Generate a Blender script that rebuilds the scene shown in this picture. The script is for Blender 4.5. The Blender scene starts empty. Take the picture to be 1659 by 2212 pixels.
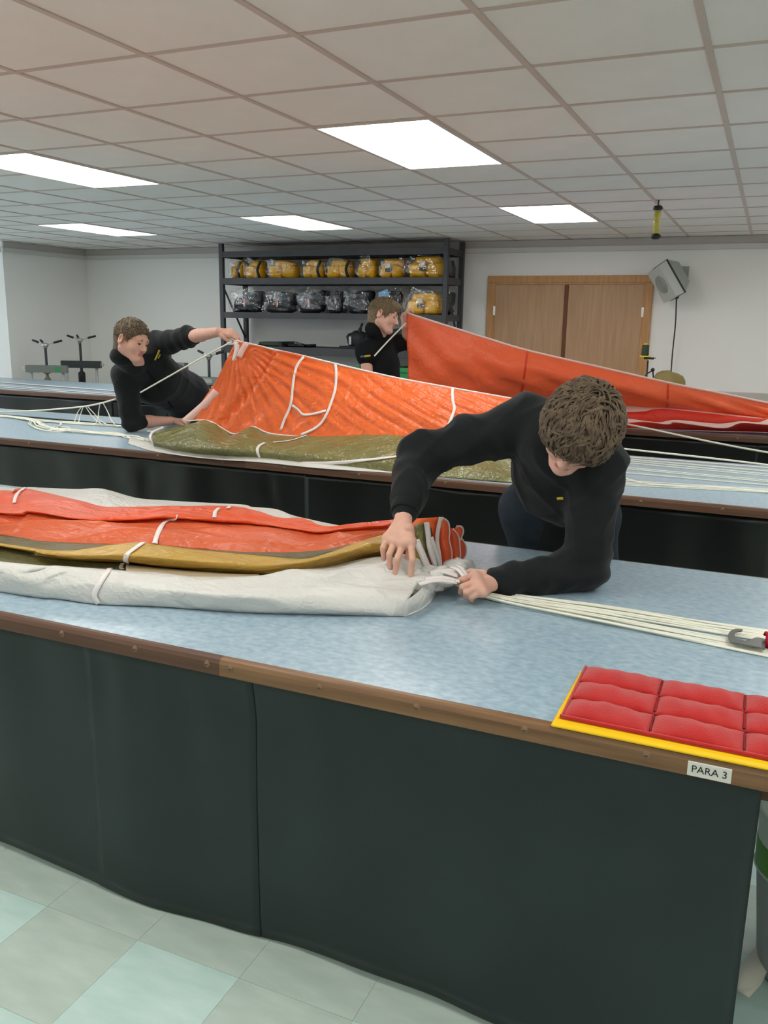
import bpy, math, random
import numpy as np
from mathutils import Vector, Matrix
from mathutils.bvhtree import BVHTree

scene = bpy.context.scene
COL = scene.collection
random.seed(7)
RNG = np.random.default_rng(7)

# ------------------------------------------------------------------ camera
CAM = np.array([0.0, 0.0, 1.556])
CR = np.array([0.91364861, 0.40620615, 0.01558159])     # camera right
CU = np.array([-0.10288198, 0.19398192, 0.97559536])    # camera up
CF = np.array([-0.39327029, 0.89295441, -0.2190226])    # camera forward
FPX = 1846.87
cam_data = bpy.data.cameras.new('camera')
cam_data.sensor_fit = 'HORIZONTAL'
cam_data.sensor_width = 36.0
cam_data.lens = 36.0 * FPX / 1659.0
cam_data.clip_start = 0.05
cam = bpy.data.objects.new('camera', cam_data)
COL.objects.link(cam)
cam.matrix_world = Matrix(((CR[0], CU[0], -CF[0], CAM[0]), (CR[1], CU[1], -CF[1], CAM[1]),
                           (CR[2], CU[2], -CF[2], CAM[2]), (0, 0, 0, 1)))
scene.camera = cam

# ------------------------------------------------------------------ world, exposure
world = bpy.data.worlds.new('world')
scene.world = world
world.use_nodes = True
world.node_tree.nodes['Background'].inputs[0].default_value = (0.75, 0.85, 1.0, 1)
world.node_tree.nodes['Background'].inputs[1].default_value = 3.5
scene.view_settings.view_transform = 'Standard'
scene.view_settings.look = 'None'
scene.view_settings.gamma = 1.0
scene.view_settings.use_curve_mapping = False
scene.view_settings.exposure = 0.46
LAMP_STRENGTH = 6.6

# ------------------------------------------------------------------ measuring helpers
def ray(x, y):
    return CF + CR * (x - 829.5) / FPX - CU * (y - 1106.0) / FPX
def AZ(x, y, z):
    """room point seen at photo position x, y that lies at height z"""
    d = ray(x, y); return CAM + d * (z - CAM[2]) / d[2]
def AY(x, y, Y):
    """room point seen at photo position x, y that lies at depth Y"""
    d = ray(x, y); return CAM + d * Y / d[1]
def nrm(v):
    v = np.asarray(v, float); return v / (np.linalg.norm(v) + 1e-12)

# ------------------------------------------------------------------ materials
MATS = {}
def mat(name, col, rough=0.6, spec=0.3, metal=0.0, var=0.0, vscale=8.0, col2=None, bump=0.0, bscale=80.0,
        stretch=(1, 1, 1), sheen=0.0, trans=0.0, coat=0.0, alpha=1.0, detail=4.0, crumple=0.0, cscale=7.0):
    m = bpy.data.materials.new(name); m.use_nodes = True
    nt = m.node_tree; n = nt.nodes; l = nt.links
    b = n['Principled BSDF']
    c4 = (*col, 1.0)
    b.inputs['Base Color'].default_value = c4
    b.inputs['Roughness'].default_value = rough
    b.inputs['Specular IOR Level'].default_value = spec
    b.inputs['Metallic'].default_value = metal
    b.inputs['Sheen Weight'].default_value = sheen
    b.inputs['Coat Weight'].default_value = coat
    b.inputs['Alpha'].default_value = alpha
    tc = n.new('ShaderNodeTexCoord')
    mp = n.new('ShaderNodeMapping'); mp.inputs['Scale'].default_value = stretch
    l.new(tc.outputs['Object'], mp.inputs['Vector'])
    if var > 0 or col2 is not None:
        nz = n.new('ShaderNodeTexNoise'); nz.inputs['Scale'].default_value = vscale; nz.inputs['Detail'].default_value = detail
        l.new(mp.outputs['Vector'], nz.inputs['Vector'])
        rp = n.new('ShaderNodeValToRGB')
        rp.color_ramp.elements[0].position = 0.3; rp.color_ramp.elements[1].position = 0.72
        if col2 is None:
            rp.color_ramp.elements[0].color = (*[c * (1 - var) for c in col], 1)
            rp.color_ramp.elements[1].color = (*[min(1, c * (1 + var)) for c in col], 1)
        else:
            rp.color_ramp.elements[0].color = c4; rp.color_ramp.elements[1].color = (*col2, 1)
        l.new(nz.outputs['Fac'], rp.inputs['Fac'])
        l.new(rp.outputs['Color'], b.inputs['Base Color'])
    if bump > 0:
        nb = n.new('ShaderNodeTexNoise'); nb.inputs['Scale'].default_value = bscale; nb.inputs['Detail'].default_value = 3
        l.new(mp.outputs['Vector'], nb.inputs['Vector'])
        bp = n.new('ShaderNodeBump'); bp.inputs['Strength'].default_value = bump; bp.inputs['Distance'].default_value = 0.01
        l.new(nb.outputs['Fac'], bp.inputs['Height'])
        l.new(bp.outputs['Normal'], b.inputs['Normal'])
    if crumple > 0:
        hs = None
        for sc, wt in ((cscale, 1.0), (cscale * 2.7, 0.5), (cscale * 7, 0.22)):
            nz2 = n.new('ShaderNodeTexNoise'); nz2.inputs['Scale'].default_value = sc; nz2.inputs['Detail'].default_value = 1.5; nz2.inputs['Distortion'].default_value = 0.9
            l.new(mp.outputs['Vector'], nz2.inputs['Vector'])
            m1 = n.new('ShaderNodeMath'); m1.operation = 'SUBTRACT'; m1.inputs[1].default_value = 0.5; l.new(nz2.outputs['Fac'], m1.inputs[0])
            m2 = n.new('ShaderNodeMath'); m2.operation = 'ABSOLUTE'; l.new(m1.outputs[0], m2.inputs[0])
            m3 = n.new('ShaderNodeMath'); m3.operation = 'MULTIPLY_ADD'; m3.inputs[1].default_value = -wt; l.new(m2.outputs[0], m3.inputs[0])
            if hs is None: m3.inputs[2].default_value = 0.0
            else: l.new(hs.outputs[0], m3.inputs[2])
            hs = m3
        bp = n.new('ShaderNodeBump'); bp.inputs['Strength'].default_value = crumple; bp.inputs['Distance'].default_value = 0.05
        l.new(hs.outputs[0], bp.inputs['Height']); l.new(bp.outputs['Normal'], b.inputs['Normal'])
    if trans > 0:
        tr = n.new('ShaderNodeBsdfTranslucent')
        if var > 0 or col2 is not None: l.new(rp.outputs['Color'], tr.inputs['Color'])
        else: tr.inputs['Color'].default_value = c4
        mx = n.new('ShaderNodeMixShader'); mx.inputs[0].default_value = trans
        l.new(b.outputs[0], mx.inputs[1]); l.new(tr.outputs[0], mx.inputs[2])
        l.new(mx.outputs[0], n['Material Output'].inputs['Surface'])
    MATS[name] = m
    return m

def emit(name, col, s):
    m = bpy.data.materials.new(name); m.use_nodes = True
    b = m.node_tree.nodes['Principled BSDF']
    b.inputs['Base Color'].default_value = (*col, 1)
    b.inputs['Emission Color'].default_value = (*col, 1)
    b.inputs['Emission Strength'].default_value = s
    MATS[name] = m; return m

def srgb(r, g, b):
    f = lambda c: (c / 255 / 12.92) if c <= 10 else ((c / 255 + 0.055) / 1.055) ** 2.4
    return (f(r), f(g), f(b))

mat('wall_paint', srgb(244, 243, 239), 0.8, 0.2, bump=0.05, bscale=60)
mat('trim_grey', srgb(196, 190, 184), 0.8, 0.2)
mat('trunking', srgb(214, 212, 208), 0.5, 0.3)
mat('ceiling_tile', srgb(240, 236, 232), 0.9, 0.1, var=0.03, vscale=3, bump=0.12, bscale=220)
mat('ceiling_bar', srgb(206, 190, 182), 0.6, 0.3)
mat('vinyl_grey', srgb(182, 199, 188), 0.42, 0.4, var=0.09, vscale=9, stretch=(.7, 2.2, 1), col2=srgb(200, 214, 204))
mat('vinyl_mint', srgb(188, 216, 209), 0.42, 0.4, var=0.09, vscale=9, stretch=(.7, 2.2, 1), col2=srgb(208, 231, 224))
mat('laminate', srgb(140, 166, 184), 0.30, 0.5, vscale=55, col2=srgb(176, 197, 208), stretch=(.75, 1.15, 1), detail=12)
mat('wood_edge', srgb(98, 66, 50), 0.42, 0.4, vscale=22, col2=srgb(114, 84, 66), stretch=(.12, 3, 3), bump=0.1, bscale=120)
mat('wood_edge_warm', srgb(112, 80, 54), 0.4, 0.4, vscale=22, col2=srgb(146, 110, 76), stretch=(.12, 3, 3), bump=0.1, bscale=120)
mat('wood_edge_dark', srgb(88, 58, 44), 0.45, 0.35, vscale=22, col2=srgb(102, 74, 58), stretch=(.12, 3, 3))
mat('vinyl_curtain', srgb(34, 45, 45), 0.36, 0.35, var=0.12, vscale=3)
mat('vinyl_black', srgb(22, 24, 24), 0.3, 0.5, var=0.15, vscale=3)
mat('steel', (0.45, 0.45, 0.45), 0.35, 0.5, metal=0.9)
mat('screw_metal', srgb(132, 104, 80), 0.45, 0.5, metal=0.4)
mat('steel_leg', srgb(190, 192, 190), 0.4, 0.5, metal=0.3)
mat('rack_grey', srgb(66, 66, 70), 0.5, 0.4, var=0.1)
mat('rack_deck', srgb(60, 58, 58), 0.7, 0.2)
mat('jack_grey', srgb(122, 128, 122), 0.5, 0.4)
mat('jack_dark', srgb(52, 58, 60), 0.5, 0.4)
mat('jack_brown', srgb(116, 106, 92), 0.5, 0.4)
mat('black_plastic', srgb(28, 28, 30), 0.45, 0.4)
mat('chrome', (0.6, 0.6, 0.58), 0.25, 0.5, metal=1.0)
mat('door_ply', srgb(178, 141, 108), 0.5, 0.35, vscale=7, col2=srgb(194, 157, 122), stretch=(6, 6, .35), bump=0.04)
mat('door_frame', srgb(184, 134, 86), 0.5, 0.35, vscale=9, col2=srgb(204, 156, 106), stretch=(4, 4, .5))
mat('door_seam', srgb(110, 70, 48), 0.5, 0.3)
mat('heater', srgb(196, 200, 194), 0.5, 0.4)
mat('heater_back', srgb(170, 174, 168), 0.55, 0.3)
mat('heater_grille', srgb(150, 154, 148), 0.55, 0.3)
mat('khaki', srgb(146, 130, 84), 0.8, 0.2, var=0.1)
mat('thread_green', srgb(56, 66, 50), 0.7, 0.3)
mat('yellow_plastic', srgb(236, 214, 48), 0.4, 0.4)
mat('tube_yellow', srgb(206, 196, 96), 0.15, 0.5, var=0.2, vscale=40)
mat('vest_yellow', srgb(246, 184, 22), 0.6, 0.3, var=0.12, vscale=20)
mat('vest_label', srgb(220, 218, 208), 0.6, 0.3)
mat('gear_black', srgb(36, 38, 42), 0.6, 0.3)
mat('gear_green', srgb(62, 74, 62), 0.7, 0.2)
mat('crate_green', srgb(52, 150, 92), 0.45, 0.4)
mat('bag_blue', srgb(120, 170, 205), 0.5, 0.4)
mat('tag_red', srgb(200, 120, 110), 0.5, 0.4)
mat('nylon_orange', srgb(255, 122, 56), 0.36, 0.5, var=0.05, vscale=5, trans=0.25, crumple=0.45, cscale=6)
mat('nylon_flame', srgb(252, 102, 50), 0.36, 0.5, var=0.05, vscale=5, trans=0.22, crumple=0.5, cscale=7, stretch=(.55, 1, 1))
mat('nylon_coral', srgb(238, 116, 74), 0.36, 0.5, var=0.07, vscale=5, trans=0.22, crumple=0.5, cscale=7, stretch=(.55, 1, 1))
mat('nylon_red', srgb(255, 116, 70), 0.42, 0.4, var=0.05, vscale=5, trans=0.22, crumple=0.4, cscale=5)
mat('nylon_deep', srgb(236, 66, 46), 0.45, 0.35, trans=0.2, crumple=0.4, cscale=6)
mat('nylon_olive', srgb(130, 128, 76), 0.24, 0.6, var=0.14, vscale=9, trans=0.12, crumple=0.8, cscale=6)
mat('nylon_moss', srgb(100, 96, 60), 0.4, 0.4, var=0.08, vscale=5, trans=0.12, crumple=0.35, cscale=7)
mat('nylon_gold', srgb(214, 172, 80), 0.34, 0.5, var=0.06, vscale=5, trans=0.2, crumple=0.45, cscale=7, stretch=(.55, 1, 1))
mat('nylon_white', srgb(236, 234, 228), 0.36, 0.45, var=0.02, vscale=4, trans=0.2, crumple=0.5, cscale=6, stretch=(.7, 1, 1))
mat('nylon_beige', srgb(200, 182, 150), 0.4, 0.4, trans=0.2)
mat('tape', srgb(236, 228, 224), 0.6, 0.3, bump=0.15, bscale=150)
mat('tape_pink', srgb(240, 200, 192), 0.6, 0.3)
mat('cord', srgb(240, 238, 222), 0.65, 0.3)
mat('felt_red', srgb(188, 44, 42), 0.9, 0.1, var=0.06, vscale=30, sheen=0.3, bump=0.3, bscale=400)
mat('felt_seam', srgb(156, 36, 36), 0.9, 0.1)
mat('board_yellow', srgb(250, 200, 20), 0.5, 0.35)
mat('paracord_red', srgb(176, 24, 52), 0.7, 0.2, bump=0.4, bscale=300)
mat('knife_steel', srgb(120, 120, 116), 0.3, 0.5, metal=0.6)
mat('sign_white', srgb(226, 224, 216), 0.5, 0.3)
mat('ink', srgb(40, 40, 40), 0.6, 0.2)
mat('bin_white', srgb(210, 220, 205), 0.5, 0.4)
mat('bin_green', srgb(96, 160, 62), 0.5, 0.4)
mat('bin_grey', srgb(158, 162, 158), 0.5, 0.4)
mat('rag', srgb(224, 220, 204), 0.8, 0.2, var=0.05)
mat('skin', srgb(220, 170, 150), 0.5, 0.35, var=0.05, vscale=30, bump=0.04, bscale=250)
mat('skin_red', srgb(206, 140, 122), 0.5, 0.35, var=0.05, vscale=30)
mat('lip', srgb(196, 130, 118), 0.45, 0.4)
mat('nail', srgb(226, 172, 156), 0.3, 0.5)
mat('eye', srgb(60, 50, 44), 0.3, 0.5)
mat('hair_brown', srgb(80, 66, 52), 0.6, 0.3, vscale=40, col2=srgb(120, 102, 82), bump=0.3, bscale=250)
mat('hair_short', srgb(92, 78, 60), 0.65, 0.3, vscale=90, col2=srgb(120, 104, 82), bump=0.5, bscale=320)
mat('hair_fair', srgb(108, 90, 66), 0.62, 0.3, vscale=90, col2=srgb(140, 120, 92), bump=0.4, bscale=320)
mat('fleece_black', srgb(30, 33, 34), 0.9, 0.15, var=0.15, vscale=14, sheen=0.1, bump=0.15, bscale=180)
mat('polo_black', srgb(28, 29, 30), 0.9, 0.1, var=0.1, vscale=14)
mat('jeans', srgb(44, 52, 60), 0.85, 0.15, var=0.15, vscale=30)
mat('badge_yellow', srgb(200, 180, 60), 0.7, 0.2)
mat('badge_blue', srgb(90, 100, 150), 0.7, 0.2)
mat('shoe', srgb(26, 24, 24), 0.5, 0.4)
mat('cable_dark', srgb(56, 54, 56), 0.5, 0.4)
emit('light_panel', (1.0, 0.985, 0.955), LAMP_STRENGTH)

def film():
    m = bpy.data.materials.new('clear_film'); m.use_nodes = True
    nt = m.node_tree; n = nt.nodes; l = nt.links
    b = n.new('ShaderNodeBsdfGlossy'); b.inputs['Color'].default_value = (0.95, 0.97, 1, 1); b.inputs['Roughness'].default_value = 0.14
    tr = n.new('ShaderNodeBsdfTransparent'); tr.inputs[0].default_value = (1, 1, 1, 1)
    mx = n.new('ShaderNodeMixShader'); mx.inputs[0].default_value = 0.10
    nb = n.new('ShaderNodeTexNoise'); nb.inputs['Scale'].default_value = 16
    tc = n.new('ShaderNodeTexCoord'); l.new(tc.outputs['Object'], nb.inputs['Vector'])
    bp = n.new('ShaderNodeBump'); bp.inputs['Strength'].default_value = 0.7; bp.inputs['Distance'].default_value = 0.03
    l.new(nb.outputs['Fac'], bp.inputs['Height']); l.new(bp.outputs['Normal'], b.inputs['Normal'])
    l.new(tr.outputs[0], mx.inputs[1]); l.new(b.outputs[0], mx.inputs[2])
    l.new(mx.outputs[0], n['Material Output'].inputs['Surface'])
    MATS['clear_film'] = m
film()
gm = bpy.data.materials.new('window_glass'); gm.use_nodes = True
_n = gm.node_tree.nodes; _t = _n.new('ShaderNodeBsdfTransparent'); _g = _n.new('ShaderNodeBsdfGlossy'); _g.inputs['Roughness'].default_value = 0.02
_m = _n.new('ShaderNodeMixShader'); _m.inputs[0].default_value = 0.06
gm.node_tree.links.new(_t.outputs[0], _m.inputs[1]); gm.node_tree.links.new(_g.outputs[0], _m.inputs[2]); gm.node_tree.links.new(_m.outputs[0], _n['Material Output'].inputs['Surface'])
MATS['window_glass'] = gm

# ------------------------------------------------------------------ object helpers
def tag(o, label=None, cat=None, group=None, kind=None):
    if label: o['label'] = label
    if cat: o['category'] = cat
    if group: o['group'] = group
    if kind: o['kind'] = kind
    return o

def thing(name, loc, label, cat, group=None):
    o = bpy.data.objects.new(name, None)
    o.empty_display_size = 0.05
    o.location = Vector([float(c) for c in loc])
    COL.objects.link(o)
    return tag(o, label, cat, group)

def origin_of(o):
    p = Vector((0, 0, 0))
    while o is not None:
        p = p + o.location; o = o.parent
    return p

def obj(name, me, parent=None, keep_world=True):
    o = bpy.data.objects.new(name, me)
    COL.objects.link(o)
    if parent is not None:
        o.parent = parent
        if keep_world:
            o.location = -origin_of(parent)
    return o

def mesh(name, verts, faces, mats, parent=None, smooth=False, midx=None):
    me = bpy.data.meshes.new(name)
    me.from_pydata([tuple(map(float, v)) for v in verts] if not isinstance(verts, np.ndarray) else verts.tolist(), [], faces if not isinstance(faces, np.ndarray) else faces.tolist())
    ml = mats if isinstance(mats, (list, tuple)) else [mats]
    for m in ml: me.materials.append(MATS[m])
    if smooth: me.polygons.foreach_set('use_smooth', [True] * len(me.polygons))
    if midx is not None: me.polygons.foreach_set('material_index', [int(i) for i in midx])
    me.update()
    return obj(name, me, parent)

class MB:
    """collects shapes, then links them as one mesh object"""
    def __init__(s): s.v = []; s.f = []; s.sm = []
    def add(s, v, f, smooth=False):
        b = len(s.v); s.v += [tuple(map(float, p)) for p in v]
        s.f += [tuple(i + b for i in q) for q in f]; s.sm += [smooth] * len(f); return s
    def box(s, x0, x1, y0, y1, z0, z1, bev=0.0):
        if bev <= 0:
            v = [(x, y, z) for z in (z0, z1) for y in (y0, y1) for x in (x0, x1)]
            return s.add(v, [(0, 2, 3, 1), (4, 5, 7, 6), (0, 1, 5, 4), (2, 6, 7, 3), (0, 4, 6, 2), (1, 3, 7, 5)])
        b = bev; v = []; f = []
        # chamfered box: 24 vertices
        idx = {}
        for sx in (0, 1):
            for sy in (0, 1):
                for sz in (0, 1):
                    X, Y, Z = (x0, x1)[sx], (y0, y1)[sy], (z0, z1)[sz]
                    dx, dy, dz = (b, -b)[sx], (b, -b)[sy], (b, -b)[sz]
                    for k, p in enumerate([(X, Y + dy, Z + dz), (X + dx, Y, Z + dz), (X + dx, Y + dy, Z)]):
                        idx[(sx, sy, sz, k)] = len(v); v.append(p)
        for q in (0, 1):
            c = [(0, 0), (1, 0), (1, 1), (0, 1)]
            f.append(tuple(idx[(q, a, d, 0)] for a, d in (c if q else c[::-1])))
            f.append(tuple(idx[(a, q, d, 1)] for a, d in (c[::-1] if q else c)))
            f.append(tuple(idx[(a, d, q, 2)] for a, d in (c if q else c[::-1])))
        for a in (0, 1):
            for d in (0, 1):
                f.append((idx[(a, d, 0, 0)], idx[(a, d, 0, 1)], idx[(a, d, 1, 1)], idx[(a, d, 1, 0)]))
                f.append((idx[(a, 0, d, 0)], idx[(a, 0, d, 2)], idx[(a, 1, d, 2)], idx[(a, 1, d, 0)]))
                f.append((idx[(0, a, d, 1)], idx[(0, a, d, 2)], idx[(1, a, d, 2)], idx[(1, a, d, 1)]))
                for e in (0, 1):
                    f.append((idx[(a, d, e, 0)], idx[(a, d, e, 1)], idx[(a, d, e, 2)]))
        return s.add(v, f)
    def obox(s, c, ax, ay, az, hx, hy, hz):
        c = np.array(c, float); ax, ay, az = map(nrm, (ax, ay, az))
        v = [c + ax * hx * i + ay * hy * j + az * hz * k for k in (-1, 1) for j in (-1, 1) for i in (-1, 1)]
        return s.add(v, [(0, 2, 3, 1), (4, 5, 7, 6), (0, 1, 5, 4), (2, 6, 7, 3), (0, 4, 6, 2), (1, 3, 7, 5)])
    def tube(s, pts, r, n=6, cap=True):
        pts = [np.array(p, float) for p in pts]; m = len(pts)
        rr = r if hasattr(r, '__len__') else [r] * m
        v = []; up = None
        for i, p in enumerate(pts):
            t = nrm(pts[min(i + 1, m - 1)] - pts[max(i - 1, 0)])
            if up is None:
                up = np.array([0, 0, 1.0]) if abs(t[2]) < .9 else np.array([1.0, 0, 0])
            a = nrm(np.cross(t, up)); up = nrm(np.cross(a, t))
            for k in range(n):
                th = 2 * math.pi * k / n
                v.append(p + (a * math.cos(th) + up * math.sin(th)) * rr[i])
        f = [(i * n + k, i * n + (k + 1) % n, (i + 1) * n + (k + 1) % n, (i + 1) * n + k) for i in range(m - 1) for k in range(n)]
        if cap: f += [tuple(range(n))[::-1], tuple((m - 1) * n + k for k in range(n))]
        return s.add(v, f, True)
    def cyl(s, a, b, r0, r1=None, n=16): return s.tube([a, b], [r0, r0 if r1 is None else r1], n)
    def ell(s, c, r, n=12, ax=None):
        c = np.array(c, float); r = np.array(r if hasattr(r, '__len__') else [r] * 3, float)
        ax = np.eye(3) if ax is None else np.array([nrm(a) for a in ax])
        v = []; f = []
        for i in range(n // 2 + 1):
            ph = math.pi * i / (n // 2)
            for k in range(n):
                th = 2 * math.pi * k / n
                q = np.array([math.sin(ph) * math.cos(th), math.sin(ph) * math.sin(th), math.cos(ph)]) * r
                v.append(c + q @ ax)
        for i in range(n // 2):
            for k in range(n):
                f.append((i * n + k, (i + 1) * n + k, (i + 1) * n + (k + 1) % n, i * n + (k + 1) % n))
        return s.add(v, f, True)
    def prism(s, outline, d):
        """closed outline (3-D points) pushed along vector d"""
        o = [np.array(p, float) for p in outline]; d = np.array(d, float); n = len(o)
        v = o + [p + d for p in o]
        return s.add(v, [tuple(range(n))[::-1], tuple(range(n, 2 * n))] + [(i, (i + 1) % n, n + (i + 1) % n, n + i) for i in range(n)])
    def lathe(s, base, prof, n=24, ax=(0, 0, 1)):
        ax = nrm(ax); a = nrm(np.cross(ax, (1, 0, 0) if abs(ax[0]) < .9 else (0, 1, 0))); b = np.cross(ax, a)
        base = np.array(base, float); v = []
        for r, h in prof:
            for k in range(n):
                th = 2 * math.pi * k / n
                v.append(base + ax * h + (a * math.cos(th) + b * math.sin(th)) * r)
        f = [(i * n + k, i * n + (k + 1) % n, (i + 1) * n + (k + 1) % n, (i + 1) * n + k) for i in range(len(prof) - 1) for k in range(n)]
        return s.add(v, f, True)
    def build(s, name, m, parent=None):
        o = mesh(name, s.v, s.f, m, parent)
        o.data.polygons.foreach_set('use_smooth', s.sm)
        return o

def catmull(pts, n):
    """n points along a smooth curve through pts (even in arc length)"""
    P = np.array(pts, float)
    if len(P) == 2: t = np.linspace(0, 1, n)[:, None]; return P[0] * (1 - t) + P[1] * t
    Q = np.vstack([2 * P[0] - P[1], P, 2 * P[-1] - P[-2]])
    out = []
    for i in range(1, len(Q) - 2):
        t = np.linspace(0, 1, 24, endpoint=False)[:, None]
        p0, p1, p2, p3 = Q[i - 1], Q[i], Q[i + 1], Q[i + 2]
        out.append(.5 * (2 * p1 + (p2 - p0) * t + (2 * p0 - 5 * p1 + 4 * p2 - p3) * t ** 2 + (3 * p1 - p0 - 3 * p2 + p3) * t ** 3))
    out = np.vstack(out + [P[-1:]])
    d = np.r_[0, np.cumsum(np.linalg.norm(np.diff(out, axis=0), axis=1))]
    tt = np.linspace(0, d[-1], n)
    return np.stack([np.interp(tt, d, out[:, k]) for k in range(out.shape[1])], 1)

def wob(P, freq, seed, n=5):
    """smooth pseudo-random field, about -1..1"""
    r = np.random.default_rng(seed); out = 0
    for i in range(n):
        d = nrm(r.normal(size=3)) * freq * r.uniform(.6, 1.6)
        out = out + np.sin(P @ d + r.uniform(0, 6.28) + 0.8 * np.sin(P @ (d[[1, 2, 0]] * .7) + r.uniform(0, 6.28)))
    return out / n * 1.4

def crease(P, freq, seed, stretch=(1, 1, 1), n=4):
    """sharp creases, 0..1"""
    r = np.random.default_rng(seed); out = 0; P = P * np.array(stretch)
    for i in range(n):
        d = nrm(r.normal(size=3)) * freq * r.uniform(.6, 1.5)
        w = P @ d + r.uniform(0, 6.28) + 1.3 * np.sin(P @ (d[[2, 0, 1]] * .55) + r.uniform(0, 6.28))
        out = out + (1 - np.abs(np.sin(w))) ** 2
    return out / n

def loft_grid(rails, nu, ns):
    """surface through rails (each a list of points): array nu x ns x 3"""
    R = np.stack([catmull(r, nu) for r in rails], 1)            # nu x k x 3
    if R.shape[1] == 2:
        t = np.linspace(0, 1, ns)[None, :, None]
        return R[:, :1] * (1 - t) + R[:, 1:] * t
    return np.stack([catmull(R[i], ns) for i in range(nu)], 0)

def grid_normals(G):
    a = np.gradient(G, axis=0); b = np.gradient(G, axis=1)
    n = np.cross(a, b); return n / (np.linalg.norm(n, axis=2, keepdims=True) + 1e-12)

def grid_mesh(name, G, m, parent, thick=0.0015):
    nu, ns = G.shape[:2]
    i, j = np.meshgrid(np.arange(nu - 1), np.arange(ns - 1), indexing='ij')
    a = (i * ns + j).ravel()
    F = np.stack([a, a + ns, a + ns + 1, a + 1], 1)
    V = G.reshape(-1, 3)
    if thick:
        N = grid_normals(G).reshape(-1, 3); n0 = len(V)
        V = np.vstack([V, V - N * thick])
        F2 = F[:, ::-1] + n0
        rim = [k for k in range(ns)] + [k * ns + ns - 1 for k in range(1, nu)] + [(nu - 1) * ns + k for k in range(ns - 2, -1, -1)] + [k * ns for k in range(nu - 2, 0, -1)]
        rim = np.array(rim); nx = np.roll(rim, -1)
        F = np.vstack([F, F2, np.stack([rim, nx, nx + n0, rim + n0], 1)])
    return mesh(name, V, F, m, parent, smooth=True)

def bvh_of(*objs):
    V = []; F = []
    for o in objs:
        off = origin_of(o); b = len(V)
        V += [v.co + off for v in o.data.vertices]
        F += [tuple(i + b for i in p.vertices) for p in o.data.polygons]
    return BVHTree.FromPolygons(V, F)

def on(bvh, x, y, lift=0.003):
    """point of a built surface seen at photo position x, y (point, normal)"""
    d = Vector(ray(x, y)); h = bvh.ray_cast(Vector(CAM), d)
    if h[0] is None: return None
    n = np.array(h[1]); p = np.array(h[0])
    if n @ np.array(d) > 0: n = -n
    return p + n * lift, n

def ribbon(name, P, N, w, m, parent, th=0.0012):
    P = np.array(P); N = np.array(N)
    T = np.gradient(P, axis=0); B = np.cross(T, N); B /= np.linalg.norm(B, axis=1, keepdims=True) + 1e-12
    G = np.stack([P - B * w / 2, P + N * w * .06, P + B * w / 2], 1)
    return grid_mesh(name, G, m, parent, th)

def tape_on(name, bvh, pts, w, m, parent, n=24, lift=0.004):
    """a woven tape that follows a built surface along photo points"""
    c = catmull(np.array(pts, float), n); P = []; N = []
    for x, y in c:
        h = on(bvh, x, y, lift)
        if h is None: continue
        if P and np.linalg.norm(h[0] - P[-1]) > .25: continue
        P.append(h[0]); N.append(h[1])
    if len(P) < 3: return None
    P = np.array(P); N = np.array(N)
    for _ in range(2):
        P[1:-1] = (P[:-2] + 2 * P[1:-1] + P[2:]) / 4; N[1:-1] = (N[:-2] + N[1:-1] + N[2:]) / 3
    return ribbon(name, P, N, w, m, parent)

def cordline(name, pts, r, m, parent, n=30, k=5):
    return MB().tube(catmull(pts, n) if len(pts) > 2 else pts, r, k).build(name, m, parent)
# ================================================================== THE ROOM
CEIL = 2.436
GX0, GY0, GS = -0.2845, 2.014, 0.6           # ceiling grid: origin and module
WY = 9.65                                    # back wall
WX = -8.86                                   # left wall
RX, BY = 5.2, -4.2                           # right wall, wall behind the camera

fl = MB().box(-11.5, RX, BY, WY, -0.06, -0.004).build('floor', 'vinyl_grey')
tag(fl, 'pale green vinyl tile floor', kind='structure')
TS = 0.305; TX0, TY0 = -1.3211, 1.483
def tile_mesh(name, m):
    o = MB().box(0.0004, TS - 0.0004, 0.0004, TS - 0.0004, -0.006, 0).build(name, m)
    me = o.data; bpy.data.objects.remove(o); return me
TM = {k: tile_mesh('floor_tile', k) for k in ('vinyl_grey', 'vinyl_mint')}
for i in range(-9, 8):
    for j in range(-4, 4):
        light = (i + j) % 2 == 1 and j < 0 or (i >= 3 and (i + j) % 2 == 1)
        o = bpy.data.objects.new('floor_tile', TM['vinyl_mint' if light else 'vinyl_grey'])
        COL.objects.link(o); o.parent = fl
        o.location = (TX0 + i * TS, TY0 + j * TS, 0)

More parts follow.
